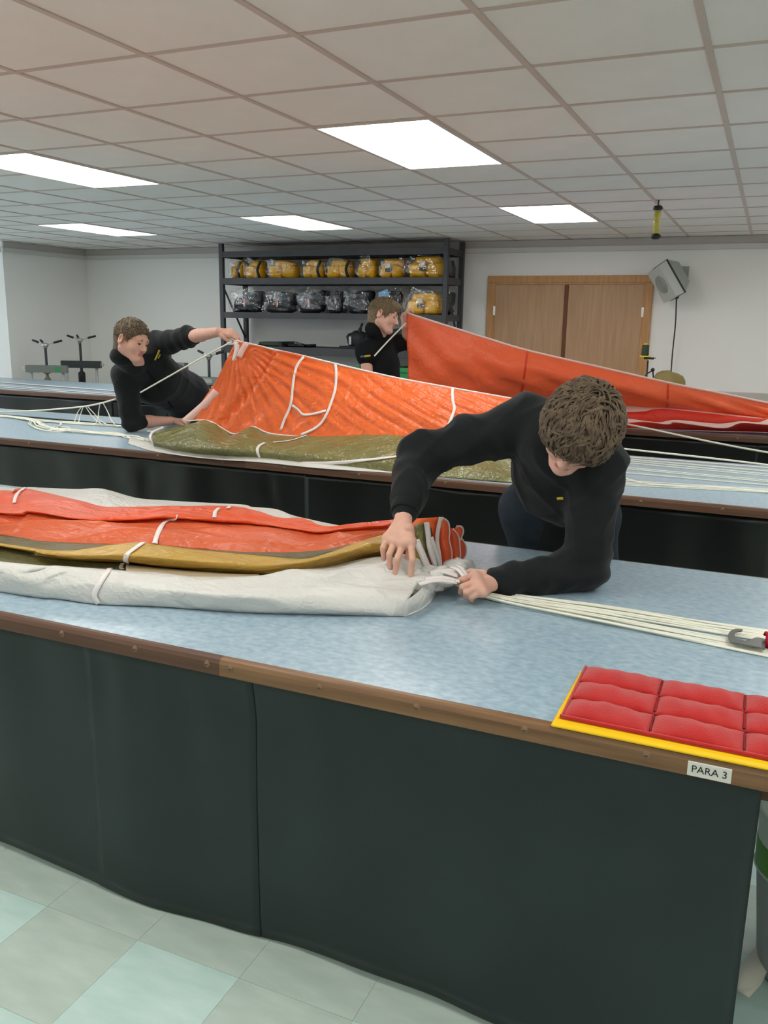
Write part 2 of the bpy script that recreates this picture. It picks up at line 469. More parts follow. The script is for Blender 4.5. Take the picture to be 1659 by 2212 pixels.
# walls
wb = tag(MB().box(-11.5, RX, WY, WY + .15, 0, CEIL + .2).build('wall_back', 'wall_paint'), 'white painted back wall', kind='structure')
wl = tag(MB().box(-11.5, WX, 8.2, WY, 0, CEIL + .2).build('wall_left', 'wall_paint'), 'white painted left wall return', kind='structure')
wz0, wz1 = 0.95, 2.2; WINS = [(-.2, 2.2), (2.7, 5.1), (5.6, 8.0)]
fw_ = MB().box(-11.65, -11.5, BY, WY, 0, wz0).box(-11.65, -11.5, BY, WY, wz1, CEIL + .2)
ys = [BY] + [q for w in WINS for q in w] + [WY]
for a, b in zip(ys[::2], ys[1::2]): fw_.box(-11.65, -11.5, a, b, wz0, wz1)
tag(fw_.build('wall_far_left', 'wall_paint'), 'white painted far left wall with windows', kind='structure')
for k, (a, b) in enumerate(WINS):
    w_ = thing('window_%d' % (k + 1), (-11.57, (a + b) / 2, wz0), 'white framed window in the far left wall', None); w_['kind'] = 'structure'
    MB().box(-11.62, -11.52, a, b, wz0, wz0 + .06).box(-11.62, -11.52, a, b, wz1 - .06, wz1).box(-11.62, -11.52, a, a + .06, wz0 + .06, wz1 - .06).box(-11.62, -11.52, b - .06, b, wz0 + .06, wz1 - .06).build('window_frame', 'trunking', w_)
    c = (a + b) / 2; MB().box(-11.60, -11.54, c - .03, c + .03, wz0 + .06, wz1 - .06).build('mullion', 'trunking', w_)
    for p_, q_ in ((a + .06, c - .03), (c + .03, b - .06)): MB().box(-11.575, -11.57, p_, q_, wz0 + .06, wz1 - .06).build('pane', 'window_glass', w_)
tag(MB().box(RX, RX + .15, BY, WY, 0, CEIL + .2).build('wall_right', 'wall_paint'), 'white painted right wall', kind='structure')
tag(MB().box(-11.65, RX + .15, BY - .15, BY, 0, CEIL + .2).build('wall_front', 'wall_paint'), 'white painted wall behind the viewer', kind='structure')
t1 = MB().box(WX, RX, WY - .03, WY, 2.366, CEIL).box(WX, WX + .03, 8.2, WY - .03, 2.366, CEIL).build('trim_1', 'trim_grey')  # band along the wall top, greyer than the wall paint
tag(t1, 'grey band between ceiling and wall', kind='structure')
t2 = MB().box(WX, RX, WY - .045, WY, 2.308, 2.366, .006).box(WX, WX + .045, 8.17, WY - .045, 2.308, 2.366, .006).box(-11.5, WX, 8.155, 8.2, 2.308, 2.366, .006).build('trim_2', 'trunking')
tag(t2, 'white cable trunking below the ceiling', kind='structure')
t3 = MB().box(-1.1, RX, WY - .06, WY, .795, .885, .008).build('trim_3', 'trim_grey')
tag(t3, 'grey cable trunking at bench height', kind='structure')

# ceiling: backing slab, tiles one by one, grid bars
cl = tag(MB().box(-11.6, RX + .1, BY - .1, WY + .1, CEIL + .03, CEIL + .1).build('ceiling', 'ceiling_tile'), 'suspended ceiling of square white tiles', kind='structure')
U0, U1, V0, V1 = -19, 9, -11, 13
lamps = [(u, v) for u in (-15, -11, -7, -3, 1, 5) for v in (-7, -2, 3, 8) if not (u == -15 and v == 8)]
lamp_cells = {(u, v + k) for u, v in lamps for k in (0, 1)}
ctile = MB().box(.009, GS - .009, .009, GS - .009, 0.005, .02).build('ceiling_tile', 'ceiling_tile'); ctm = ctile.data
bpy.data.objects.remove(ctile)
rest = MB(); cnt = 0
for u in range(U0, U1):
    for v in range(V0, V1):
        if (u, v) in lamp_cells: continue
        x, y = GX0 + u * GS, GY0 + v * GS
        if x > RX or y > WY or (x < WX - .5 and y > 8.2): continue
        vis = -15 <= u <= 1 and 0 <= v <= 12 and not (u < -6 and v < 1) and not (u < -10 and v < 3) and not (u < -12 and v < 5)
        if vis:
            o = bpy.data.objects.new('ceiling_tile', ctm); COL.objects.link(o); o.parent = cl
            o.location = (x, y, CEIL); cnt += 1
        else:
            rest.box(x + .009, x + GS - .009, y + .009, y + GS - .009, CEIL + .005, CEIL + .02)
tag(rest.build('ceiling_tile_field', 'ceiling_tile', cl), kind='stuff')
for u in range(U0, U1 + 1):
    x = GX0 + u * GS
    if x > RX: continue
    MB().box(x - .012, x + .012, BY, WY if x > WX else 8.2, CEIL, CEIL + .006).build('grid_runner', 'ceiling_bar', cl)
for v in range(V0, V1 + 1):
    y = GY0 + v * GS
    if y > WY or y < BY: continue
    MB().box(-11.5 if y < 8.2 else WX, RX, y - .011, y + .011, CEIL + .0008, CEIL + .006).build('cross_runner', 'ceiling_bar', cl)

# light panels
LBL = {(-3, 3): 'large bright ceiling light panel nearest above the table', (-3, 8): 'bright ceiling light panel in front of the wooden doors',
       (-7, 8): 'bright ceiling light panel in front of the steel rack', (-7, 3): 'bright ceiling light panel at the left edge of the picture',
       (-11, 8): 'bright ceiling light panel before the left wall corner'}
for u, v in lamps:
    x, y = GX0 + u * GS, GY0 + v * GS
    t = thing('ceiling_light', (x + .3, y + .6, CEIL), LBL.get((u, v), 'ceiling light panel outside the picture'), 'light', 'ceiling light panels')
    MB().box(x + .012, x + .588, y + .012, y + 1.188, CEIL - .002, CEIL + .03).build('diffuser', 'light_panel', t)
    MB().box(x + .008, x + .02, y + .008, y + 1.192, CEIL - .004, CEIL + .004).box(x + .58, x + .592, y + .008, y + 1.192, CEIL - .004, CEIL + .004) \
        .box(x + .02, x + .58, y + .008, y + .02, CEIL - .004, CEIL + .004).box(x + .02, x + .58, y + 1.18, y + 1.192, CEIL - .004, CEIL + .004).build('frame', 'trunking', t)

# ================================================================== PACKING TABLES
TZ = 0.78
def skirt(name, x0, x1, y, m, parent, seed, amp=.019, ztop=.735, zbot=.012, lean=.012, whole=(-9, 3)):
    nx = max(24, int((x1 - x0) / .03)); nz = 22
    r = np.random.default_rng(seed)
    X = np.linspace(x0, x1, nx); Zt = np.linspace(0, 1, nz)
    xx, tt = np.meshgrid(X, Zt, indexing='ij')
    f = 0
    for k in range(6):
        w = r.uniform(4, 19); f = f + np.sin(xx * w + r.uniform(0, 6.28) + tt * r.uniform(-1.2, 1.2)) * r.uniform(.4, 1) / (.5 + w / 9)
    sag = np.zeros_like(xx)
    for k in range(int((whole[1] - whole[0]) * 3)):
        c = r.uniform(*whole); w = r.uniform(.03, .12)
        s = r.uniform(-.35, .35)
        sag += r.uniform(.4, 1.) * np.exp(-((xx - c - s * (tt * .35)) / w) ** 2) * np.exp(-tt * r.uniform(2.5, 6))
    yy = y + lean * tt - amp * f * (.35 + .65 * tt) + amp * 1.4 * sag * np.minimum(1, tt * 6)
    zz = ztop + (zbot - ztop) * tt + .010 * tt * np.sin(xx * 5.1 + seed)
    G = np.stack([xx, yy, np.maximum(zz, .004)], 2)
    return grid_mesh(name, G, m, parent, 0.002)

def screw(parent, x, y, z):
    s = MB().lathe((x, y, z), [(0, -.0035), (.0030, -.0036), (.0034, -.0018), (.0064, -.0015), (.0080, -.0004), (.0086, .002)], 14, (0, 1, 0)).build('screw', 'screw_metal', parent)
    MB().box(x - .0028, x + .0028, y - .0042, y - .003, z - .0007, z + .0007).build('slot', 'ink', s)

def lip(name, x0, x1, y, side, m, parent, z1=TZ + .002, h=.045, d=.024):
    """hardwood lipping with a rounded upper front corner; side -1 = front of table"""
    prof = [(0, z1 - h), (side * d, z1 - h + .004), (side * d, z1 - .012), (side * (d - .005), z1 - .003), (side * (d - .012), z1), (0, z1)]
    o = [(x0, y + a, b) for a, b in prof]
    return MB().prism(o if side < 0 else o[::-1], (x1 - x0, 0, 0)).build(name, m, parent)

def table(label, y0, y1, x0, x1, skirts, lips, screws, skirt_m, legs_x, seed):
    t = thing('packing_table', ((x0 + x1) / 2, (y0 + y1) / 2, 0), label, 'table', 'long parachute packing tables')
    MB().box(x0, x1, y0 + .024, y1 - .004, TZ - .03, TZ).build('worktop', 'laminate', t)
    MB().box(x0, x1, y1 - .004, y1, TZ - .03, TZ + .0005).build('rear_edge', 'wood_edge', t)
    MB().box(x0 + .05, x1 - .05, y0 + .10, y0 + .13, TZ - .11, TZ - .03).box(x0 + .05, x1 - .05, y1 - .13, y1 - .10, TZ - .11, TZ - .03).build('apron', 'wood_edge_dark', t)
    for a, b, m in lips: lip('edge_strip', a, b, y0 + .024, -1, m, t)
    for i, (a, b) in enumerate(skirts): skirt('skirt_panel', a, b, y0 + .047 + .0016 * (i % 2), skirt_m, t, seed)
    for lx in legs_x:
        for ly in (y0 + .16, y1 - .16):
            MB().box(lx - .025, lx + .025, ly - .025, ly + .025, 0, TZ - .03, .004).build('leg', 'steel_leg', t)
    for sx in screws: screw(t, sx, y0, TZ - .016)
    return t

T3 = table('nearest blue packing table with wooden edge and dark green curtain', 1.55, 2.86, -4.6, .62,
      [(-4.6, -2.75), (-2.78, -1.52), (-1.55, -1.04), (-1.06, .07)], [(-4.6, -1.096, 'wood_edge_dark'), (-1.0955, .62, 'wood_edge_warm')],
      [-2.04, -1.81, -1.573, -1.34, -1.129, -1.064, -.831, -.601, -.369, -.135, .1, .33], 'vinyl_curtain', (-4.4, -2.6, .45), 11)
T2 = table('middle blue packing table under the orange and olive parachute', 3.98, 5.29, -7.6, 2.4,
      [(-7.6, -4.9), (-4.95, -2.2), (-2.25, .1), (.05, 2.4)], [(-7.6, -2.6, 'wood_edge_dark'), (-2.5995, 2.4, 'wood_edge')],
      [-4.2, -3.7, -3.2, -2.75, -2.35, -1.9, -1.42, -.95, -.47, -.12, .3], 'vinyl_black', (-7.4, -4.9, -2.4, 0, 2.2), 31)
T1 = table('farthest blue packing table under the red parachute', 6.63, 7.92, -8.75, 2.6,
      [(-8.75, -5.9), (-5.95, -2.9), (-2.95, 0), (-.05, 2.6)], [(-8.75, -3.6, 'wood_edge'), (-3.5995, 2.6, 'wood_edge_dark')],
      [-6.9, -6.2, -5.5, -1.6, -1.1, -.55, -.15, .3], 'vinyl_black', (-8.5, -5.5, -2.5, 0, 2.4), 51)

# ================================================================== DOORS AND WALL THINGS
d = thing('door_1', (-2.1, WY, 0), 'double wooden door', None); d['kind'] = 'structure'
yF = WY - .035
for a, b, c, e in ((-3.0, -2.925, 0, 1.985), (-1.265, -1.19, 0, 1.985), (-3.0, -1.19, 1.985, 2.06)):
    MB().box(a, b, yF, WY, c, e, .005).build('door_frame', 'door_frame', d)
    w = .018
    if c == 0:
        ax = b if a < -2 else a - w
        MB().box(ax, ax + w, yF + .008, WY, c, e).build('door_stop', 'door_frame', d)
    else: MB().box(-2.907, -1.283, yF + .008, WY, c - w, c).build('door_stop', 'door_frame', d)
l1 = MB().box(-2.905, -2.122, WY - .022, WY, .01, 1.965).build('door_leaf', 'door_ply', d)
l2 = MB().box(-2.078, -1.285, WY - .022, WY, .01, 1.965).build('door_leaf', 'door_ply', d)
MB().box(-2.122, -2.078, WY - .03, WY, .01, 1.965, .004).build('meeting_strip', 'door_seam', d)
for x in (-2.91, -1.28):
    for z in (.25, 1.0, 1.68):
        MB().box(x - .012, x + .012, WY - .03, WY - .02, z - .05, z + .05).build('hinge', 'chrome', d)
MB().cyl((-2.0, WY - .08, 1.02), (-2.0, WY - .02, 1.02), .010).tube([(-2.0, WY - .08, 1.02), (-1.9, WY - .08, 1.02)], .010, 8).box(-2.02, -1.98, WY - .028, WY - .02, .94, 1.1).build('door_handle', 'chrome', d)

# wall heater with round grille, tilted down, with its cable
hc = AY(1450, 603, 9.42)
vd = nrm(hc - CAM); vr = nrm(CR - vd * (CR @ vd)); vu = np.cross(vr, vd)
fd = nrm(-.50 * vd - .74 * vr - .46 * vu); ud = -.57 * vr + .82 * vu; ud = nrm(ud - fd * (ud @ fd)); sd = np.cross(ud, fd)
h = thing('wall_heater', hc, 'grey wall-mounted fan heater with round grille and hanging cable', 'heater')
def frus(c, hw0, hh0, hw1, hh1, d0, d1):
    v = [c + fd * d0 + sd * hw0 * i + ud * hh0 * j for i, j in ((-1, -1), (1, -1), (1, 1), (-1, 1))] + [c + fd * d1 + sd * hw1 * i + ud * hh1 * j for i, j in ((-1, -1), (1, -1), (1, 1), (-1, 1))]
    return v, [(3, 2, 1, 0), (4, 5, 6, 7), (0, 1, 5, 4), (1, 2, 6, 5), (2, 3, 7, 6), (3, 0, 4, 7)]
MB().add(*frus(hc, .150, .185, .138, .172, .035, .120)).build('front_housing', 'heater', h)
MB().add(*frus(hc, .155, .190, .155, .190, .018, .035)).build('gasket', 'cable_dark', h)
MB().add(*frus(hc, .09, .11, .150, .185, -.11, .018)).build('rear_housing', 'heater_back', h)
MB().lathe(hc + fd * .120, [(.0, .004), (.085, .005), (.094, .004), (.097, -.002)], 28, fd).build('grille', 'heater_grille', h)
for k in range(4):
    MB().tube([hc + fd * .1255 + (sd * math.cos(a) + ud * math.sin(a)) * (.022 + .02 * k) for a in np.linspace(0, 2 * math.pi, 25)], .0018, 4, False).build('grille_ring', 'heater', h)
pb = AY(1462, 636, 9.47)
MB().tube([pb + (0, 0, .035), pb + (0, 0, .01), pb + (0, 0, -.03), pb + (0, 0, -.05)], [.03, .034, .024, .008], 10).build('cable_gland', 'cable_dark', h)
br = hc - fd * .08
MB().tube([br, (br[0] + .03, WY - .01, br[2] + .02)], .018, 10).box(br[0] - .03, br[0] + .09, WY - .015, WY, br[2] - .06, br[2] + .1).build('bracket', 'heater_back', h)
MB().tube(catmull([pb + (0, 0, -.04), AY(1459, 700, 9.5), AY(1453, 760, 9.55), AY(1449, 812, 9.55), AY(1446, 870, 9.58)], 20), .0075, 6).build('cable', 'cable_dark', h)

# sewing corner behind the far table
sb = thing('sewing_bench', (-.9, 8.75, 0), 'small bench behind the red parachute carrying the khaki-covered machine', 'bench')
MB().box(-1.35, -.45, 8.45, 9.1, .77, .80).build('bench_top', 'door_ply', sb)
for x in (-1.3, -.5):
    for y in (8.5, 9.05): MB().box(x - .02, x + .02, y - .02, y + .02, 0, .77).build('leg', 'rack_grey', sb)
kc = AY(1446, 815, 8.8)
kh = thing('covered_machine', (kc[0], 8.8, .80), 'khaki cloth cover over a machine below the heater cable', 'cover')
n = 28; vv = []; ff = []
prof = [(.155, .80), (.158, .86), (.155, .94), (.150, kc[2] - .02), (.125, kc[2] + .025), (.075, kc[2] + .05), (.02, kc[2] + .056), (0.001, kc[2] + .056)]
for r_, z_ in prof:
    for k in range(n):
        a = 2 * math.pi * k / n
        rr = r_ * (1 + .05 * math.sin(5 * a + z_ * 9) * (z_ < kc[2] + .02)) * (.94 + .06 * math.cos(4 * a))
        vv.append((kc[0] + rr * math.cos(a) * 1.0, 8.8 + rr * math.sin(a) * .8, z_ - .01 * math.cos(a)))
vv = [(a, b, max(c, .80)) for a, b, c in vv]
ff = [(i * n + k, i * n + (k + 1) % n, (i + 1) * n + (k + 1) % n, (i + 1) * n + k) for i in range(len(prof) - 1) for k in range(n)]
mesh('cloth_cover', vv, ff, 'khaki', kh, smooth=True)
MB().tube([(kc[0] + .1585 * math.cos(a), 8.8 + .13 * math.sin(a), .812) for a in np.linspace(0, 6.283, 29)], .004, 5, False).build('drawstring_hem', 'khaki', kh)
sp = AY(1392, 790, 8.7)
ts = thing('thread_stand', (sp[0], 8.7, .80), 'dark green thread cone with yellow rims on a stand before the door', 'thread stand')
MB().cyl((sp[0] + .03, 8.7, .80), (sp[0] + .03, 8.7, 1.215), .007).lathe((sp[0] + .03, 8.7, .80), [(0, .012), (.07, .012), (.075, 0)]).build('pole', 'black_plastic', ts)
zb = AY(1390, 771, 8.7)[2]
MB().lathe((sp[0], 8.7, zb), [(0, .0), (.050, .0), (.052, .006), (.048, .012), (0, .012)]).build('spool_rim', 'yellow_plastic', ts)
MB().lathe((sp[0] - .002, 8.7, zb + .012), [(.0, 0), (.033, 0), (.035, .01), (.033, .098), (.028, .104), (0, .104)]).build('thread_cone', 'thread_green', ts)
MB().lathe((sp[0] - .002, 8.7, zb + .116), [(0, 0), (.020, 0), (.020, .010), (0, .012)]).build('cone_cap', 'yellow_plastic', ts)
MB().box(sp[0] - .01, sp[0] + .085, 8.685, 8.715, zb - .022, zb - .002, .003).lathe((sp[0] + .075, 8.68, zb - .01), [(0, .006), (.03, .006), (.03, 0), (0, 0)]).build('arm', 'thread_green', ts)
hk = AY(1409, 800, 8.9)
gl = thing('jointed_arm', (hk[0], 8.9, .80), 'thin dark jointed lamp arm beside the khaki cover', 'lamp arm')
MB().tube([AY(1412, 822, 8.9), AY(1410, 800, 8.9)], .008, 6).cyl(AY(1412, 822, 8.9), (AY(1412, 822, 8.9)[0], 8.9, .80), .008).build('lower_arm', 'cable_dark', gl)
MB().tube([AY(1410, 800, 8.9), AY(1398, 807, 8.9), AY(1392, 815, 8.9)], .008, 6).build('upper_arm', 'cable_dark', gl)
MB().ell(AY(1410, 799, 8.9), .02).build('joint', 'cable_dark', gl)

# hanging tube lamp
pa, pz = AY(1421.5, 446, 6.8), AY(1416.5, 513, 6.8)
pl = thing('inspection_lamp', (pa[0], 6.8, CEIL), 'yellow tube inspection lamp with black ends hanging from the ceiling', 'lamp')
ax = nrm(pz - pa); L = np.linalg.norm(pz - pa)
MB().tube([pa + ax * .025, pz - ax * .02], .024, 14).build('tube', 'tube_yellow', pl)
MB().lathe(pa, [(0, -.004), (.028, -.004), (.036, .016), (.024, .028), (.022, .034)], 16, ax).build('end_cap', 'black_plastic', pl)
MB().lathe(pz, [(.022, -.03), (.026, -.022), (.038, -.012), (.034, .004), (.02, .012), (0, .012)], 16, ax).build('end_cap', 'black_plastic', pl)
MB().tube([pa, (pa[0] + .002, 6.8, CEIL + .003)], .005, 6).build('hanger', 'black_plastic', pl)

# ================================================================== STEEL RACK
RX0, RX1, RY0, RY1 = -6.20, -3.26, 9.0, 9.56
rk = thing('steel_rack', ((RX0 + RX1) / 2, 9.3, 0), 'tall dark grey steel rack holding bagged gear against the back wall', 'rack')
for x in (RX0, RX1 - .055):
    for y in (RY0, RY1 - .05):
        MB().box(x, x + .055, y, y + .05, 0, 2.425 if y == RY0 or x > -4 else 2.36, .004).build('post', 'rack_grey', rk)
LV = [(2.262, 2.33), (1.948, 2.02), (1.552, 1.622), (1.134, 1.225), (.30, .38)]
for z0, z1 in LV:
    for y in (RY0 + .004, RY1 - .034): MB().box(RX0 + .055, RX1 - .055, y, y + .03, z0, z1).build('beam', 'rack_grey', rk)
    for x in (RX0 + .012, RX1 - .045): MB().box(x, x + .03, RY0 + .05, RY1 - .05, z0, z1).build('side_beam', 'rack_grey', rk)
    MB().box(RX0 + .04, RX1 - .04, RY0 + .034, RY1 - .034, z1 - .025, z1 - .003).build('shelf_deck', 'rack_deck', rk)
for x in (RX0 + .027, RX1 - .027):
    for z0, z1 in ((1.30, 1.93), (.45, 1.10)):
        MB().tube([(x, RY0 + .04, z1), (x, RY1 - .04, z0)], .012, 6).build('brace', 'rack_grey', rk)

def lump(c, hs, seed, n=14, k=.12, p=.5):
    """soft rounded block"""
    v = []; f = []; r = np.random.default_rng(seed); ph = r.uniform(0, 6.28, 6)
    for i in range(n // 2 + 1):
        a = math.pi * i / (n // 2)
        for j in range(n):
            b = 2 * math.pi * j / n
            q = np.array([math.sin(a) * math.cos(b), math.sin(a) * math.sin(b), math.cos(a)])
            q = np.sign(q) * np.abs(q) ** p
            s = 1 + k * (math.sin(3 * q[0] + ph[0]) * math.sin(4 * q[2] + ph[1]) + .5 * math.sin(7 * q[0] + ph[2] + 5 * q[2]))
            v.append(np.array(c) + q * np.array(hs) * s)
    for i in range(n // 2):
        for j in range(n): f.append((i * n + j, (i + 1) * n + j, (i + 1) * n + (j + 1) % n, i * n + (j + 1) % n))
    return v, f

def plastic_bag(cx, cy, z, hx, hy, hz, seed, parent):
    n = 22; v, f = lump((0, 0, 0), (1, 1, 1), seed, n, .05, .55)
    P = np.array(v); w = crease(P, 3.2, seed + 5) * .30 + wob(P, 2.2, seed + 9) * .10
    P = P * (1.0 + w)[:, None]
    r = np.random.default_rng(seed + 3); tw = r.uniform(-.6, .6)
    top = np.clip(P[:, 2], 0, 2)
    P[:, 0] += tw * top ** 2 * .5; P[:, 2] += top * .18 * np.sin(3.1 * P[:, 0] + seed)
    P = P * np.array([hx, hy, hz]); P[:, 2] = np.maximum(P[:, 2] + hz, .002)
    P += np.array([cx, cy, z])
    return mesh('clear_bag', P, f, 'clear_film', parent, smooth=False)

def vest(x0, x1, z, seed, label, yc=9.2, strap=True, boxy=False, big=False):
    cx = (x0 + x1) / 2; hx = (x1 - x0) / 2
    t = thing('bagged_life_vest', (cx, yc, z), label, 'life vest', 'yellow life vests bagged on the rack')
    hz = .125 if not big else .14
    m = MB().add(*lump((cx - hx * .42, yc, z + hz * .62), (hx * .44, .10, hz * .60), seed), smooth=True).add(*lump((cx + hx * .42, yc + .01, z + hz * .6), (hx * .44, .10, hz * .58), seed + 1), smooth=True) \
        .add(*lump((cx, yc + .03, z + hz * 1.25), (hx * .7, .09, hz * .45), seed + 2), smooth=True)
    m.build('vest', 'vest_yellow', t)
    if strap: MB().tube(catmull([(x1 - .02, yc - .13, z + .01), (x1 - .045, yc - .135, z + hz * .8), (x1 - .01, yc - .12, z + hz * 1.6)], 10), .016, 6).build('strap', 'gear_black', t)
    if boxy:
        MB().box(cx - .05, cx + .01, yc - .125, yc - .10, z + hz * .9, z + hz * 1.25).build('label_patch', 'vest_label', t)
        MB().box(cx - .05, cx + .02, yc - .126, yc - .10, z + hz * .55, z + hz * .8).build('valve', 'gear_black', t)
    plastic_bag(cx, yc, z, hx * 1.04, .15, hz * 1.02, seed + 7, t)
zs = 2.018
vest(-6.12, -5.93, zs, 100, 'bagged yellow life vest at the left end of the top shelf')
vest(-5.92, -5.65, zs, 110, 'bagged yellow life vest second from left on the top shelf')
vest(-5.61, -5.19, zs, 120, 'wide bagged yellow life vest third from left on the top shelf', strap=False)
vest(-5.14, -4.84, zs, 130, 'bagged yellow life vest in the middle of the top shelf')
vest(-4.81, -4.47, zs, 140, 'bagged yellow life vest right of the middle of the top shelf')
vest(-4.42, -4.17, zs, 150, 'bagged yellow life vest fourth from right on the top shelf', strap=False)
vest(-4.14, -3.82, zs, 160, 'bagged yellow life vest with white label, third from right on the top shelf', strap=False, boxy=True)
vest(-3.80, -3.34, zs, 170, 'large bagged yellow life vest with dark collar beside the right rack post', strap=False, boxy=True, big=True)
def gear(x0, x1, z, seed, label, hz=.15, extra=None, yc=9.2):
    cx = (x0 + x1) / 2; hx = (x1 - x0) / 2
    t = thing('bagged_harness', (cx, yc, z), label, 'gear bag', 'dark gear in clear bags on the rack')
    m = MB().add(*lump((cx - hx * .1, yc, z + hz * .55), (hx * .8, .11, hz * .55), seed, k=.2), smooth=True).add(*lump((cx + hx * .3, yc + .02, z + hz * 1.2), (hx * .5, .09, hz * .5), seed + 1, k=.2), smooth=True)
    m.build('harness', 'gear_black', t)
    if extra == 'tag': MB().box(cx - .012, cx + .012, yc - .15, yc - .145, z + hz * .45, z + hz * 1.1).build('tag', 'tag_red', t)
    if extra == 'blue': MB().obox((cx - .05, yc - .12, z + hz * 1.5), (1, .1, .35), (0, 1, 0), (-.35, 0, 1), .06, .004, .035).build('blue_tag', 'bag_blue', t)
    plastic_bag(cx, yc, z, hx * 1.06, .16, hz * 1.0, seed + 7, t)
zs = 1.620
gear(-6.10, -5.66, zs, 200, 'black gear in a clear bag at the left end of the second shelf', .15, 'tag')
gear(-5.63, -5.22, zs, 210, 'black gear in a clear bag second from left on the second shelf', .145, 'tag')
gear(-5.19, -4.80, zs, 220, 'black gear in a clear bag third from left on the second shelf', .15, 'tag')
gear(-4.78, -4.58, zs, 230, 'narrow dark gear bag in the middle of the second shelf', .15)
gear(-4.56, -4.22, zs, 240, 'shiny dark gear bag left of the fair-haired man\'s head', .155)
gear(-4.15, -3.84, zs, 250, 'dark gear bag with a light blue tag on the second shelf', .15, 'blue')
vest(-3.81, -3.36, zs, 260, 'bagged yellow life vest on the second shelf above the red parachute', strap=False, boxy=True, big=True)
gear(-3.50, -3.325, zs, 270, 'pale bagged gear behind the right rack post on the second shelf', .15, yc=9.42)
gear(-3.50, -3.325, 2.018, 280, 'pale bagged gear behind the right rack post on the top shelf', .12, yc=9.42)
# third shelf gear
zs = 1.2235
g = thing('folded_pack', (-5.5, 9.2, zs), 'flat dark green folded pack on the third shelf', 'pack')
MB().add(*lump((-5.55, 9.2, zs + .028), (.19, .14, .028), 301), smooth=True).build('pack_body', 'gear_green', g)
MB().box(-5.40, -5.36, 9.05, 9.35, zs, zs + .06).build('strap', 'gear_black', g)
g = thing('tray', (-5.2, 9.2, zs), 'flat black tray beside the folded pack on the third shelf', 'tray')
MB().box(-5.32, -5.05, 9.08, 9.34, zs, zs + .012).box(-5.32, -5.30, 9.08, 9.34, zs, zs + .035).box(-5.07, -5.05, 9.08, 9.34, zs, zs + .035).box(-5.32, -5.05, 9.08, 9.095, zs, zs + .035).build('tray_body', 'gear_black', g)
MB().tube(catmull([(-5.30, 9.08, zs + .035), (-5.19, 9.05, zs + .06), (-5.07, 9.08, zs + .035)], 10), .006, 6).build('handle', 'gear_black', g)
g = thing('black_helmet', (-4.42, 9.2, zs), 'black helmet with straps on the third shelf behind the fair-haired man', 'helmet')
MB().add(*lump((-4.42, 9.2, zs + .10), (.12, .13, .10), 311, p=.75), smooth=True).build('shell', 'gear_black', g)
MB().box(-4.60, -4.36, 9.06, 9.28, zs, zs + .03, .006).build('pad', 'gear_black', g)
MB().tube(catmull([(-4.38, 9.15, zs + .18), (-4.36, 9.15, zs + .25), (-4.34, 9.15, zs + .29)], 8), [.02] * 4 + [.012] * 4, 6).build('strap', 'gear_black', g)
MB().box(-4.47, -4.44, 9.062, 9.07, zs + .05, zs + .14).build('buckle', 'steel', g)
g = thing('green_satchel', (-3.85, 9.2, zs), 'dark green satchel on the third shelf right of the fair-haired man', 'satchel')
MB().add(*lump((-3.86, 9.2, zs + .12), (.16, .13, .12), 321), smooth=True).build('satchel_body', 'gear_green', g)
MB().tube(catmull([(-3.98, 9.06, zs + .1), (-3.86, 9.04, zs + .2), (-3.74, 9.06, zs + .1)], 12), .008, 5).build('satchel_flap_cord', 'gear_black', g)
# bottom level: green crates
def crate(x0, x1, label):
    z0, z1 = .377, 1.05
    t = thing('green_crate', ((x0 + x1) / 2, 9.25, z0), label, 'crate', 'green plastic crates on the rack')
    for k in range(2):
        a, b = z0 + k * .33, z0 + k * .33 + .325
        m = MB().box(x0, x1, 9.06, 9.08, a, b).box(x0, x1, 9.44, 9.46, a, b).box(x0, x0 + .02, 9.08, 9.44, a, b).box(x1 - .02, x1, 9.08, 9.44, a, b).box(x0 + .02, x1 - .02, 9.08, 9.44, a, a + .01)
        m.build('crate_body', 'crate_green', t)
        MB().box(x0 - .02, x1 + .02, 9.04, 9.06, b - .05, b).build('rim', 'crate_green', t)
crate(-4.35, -3.98, 'green plastic crate low on the rack left of the man')
crate(-3.90, -3.55, 'green plastic crate low on the rack beside the red parachute')

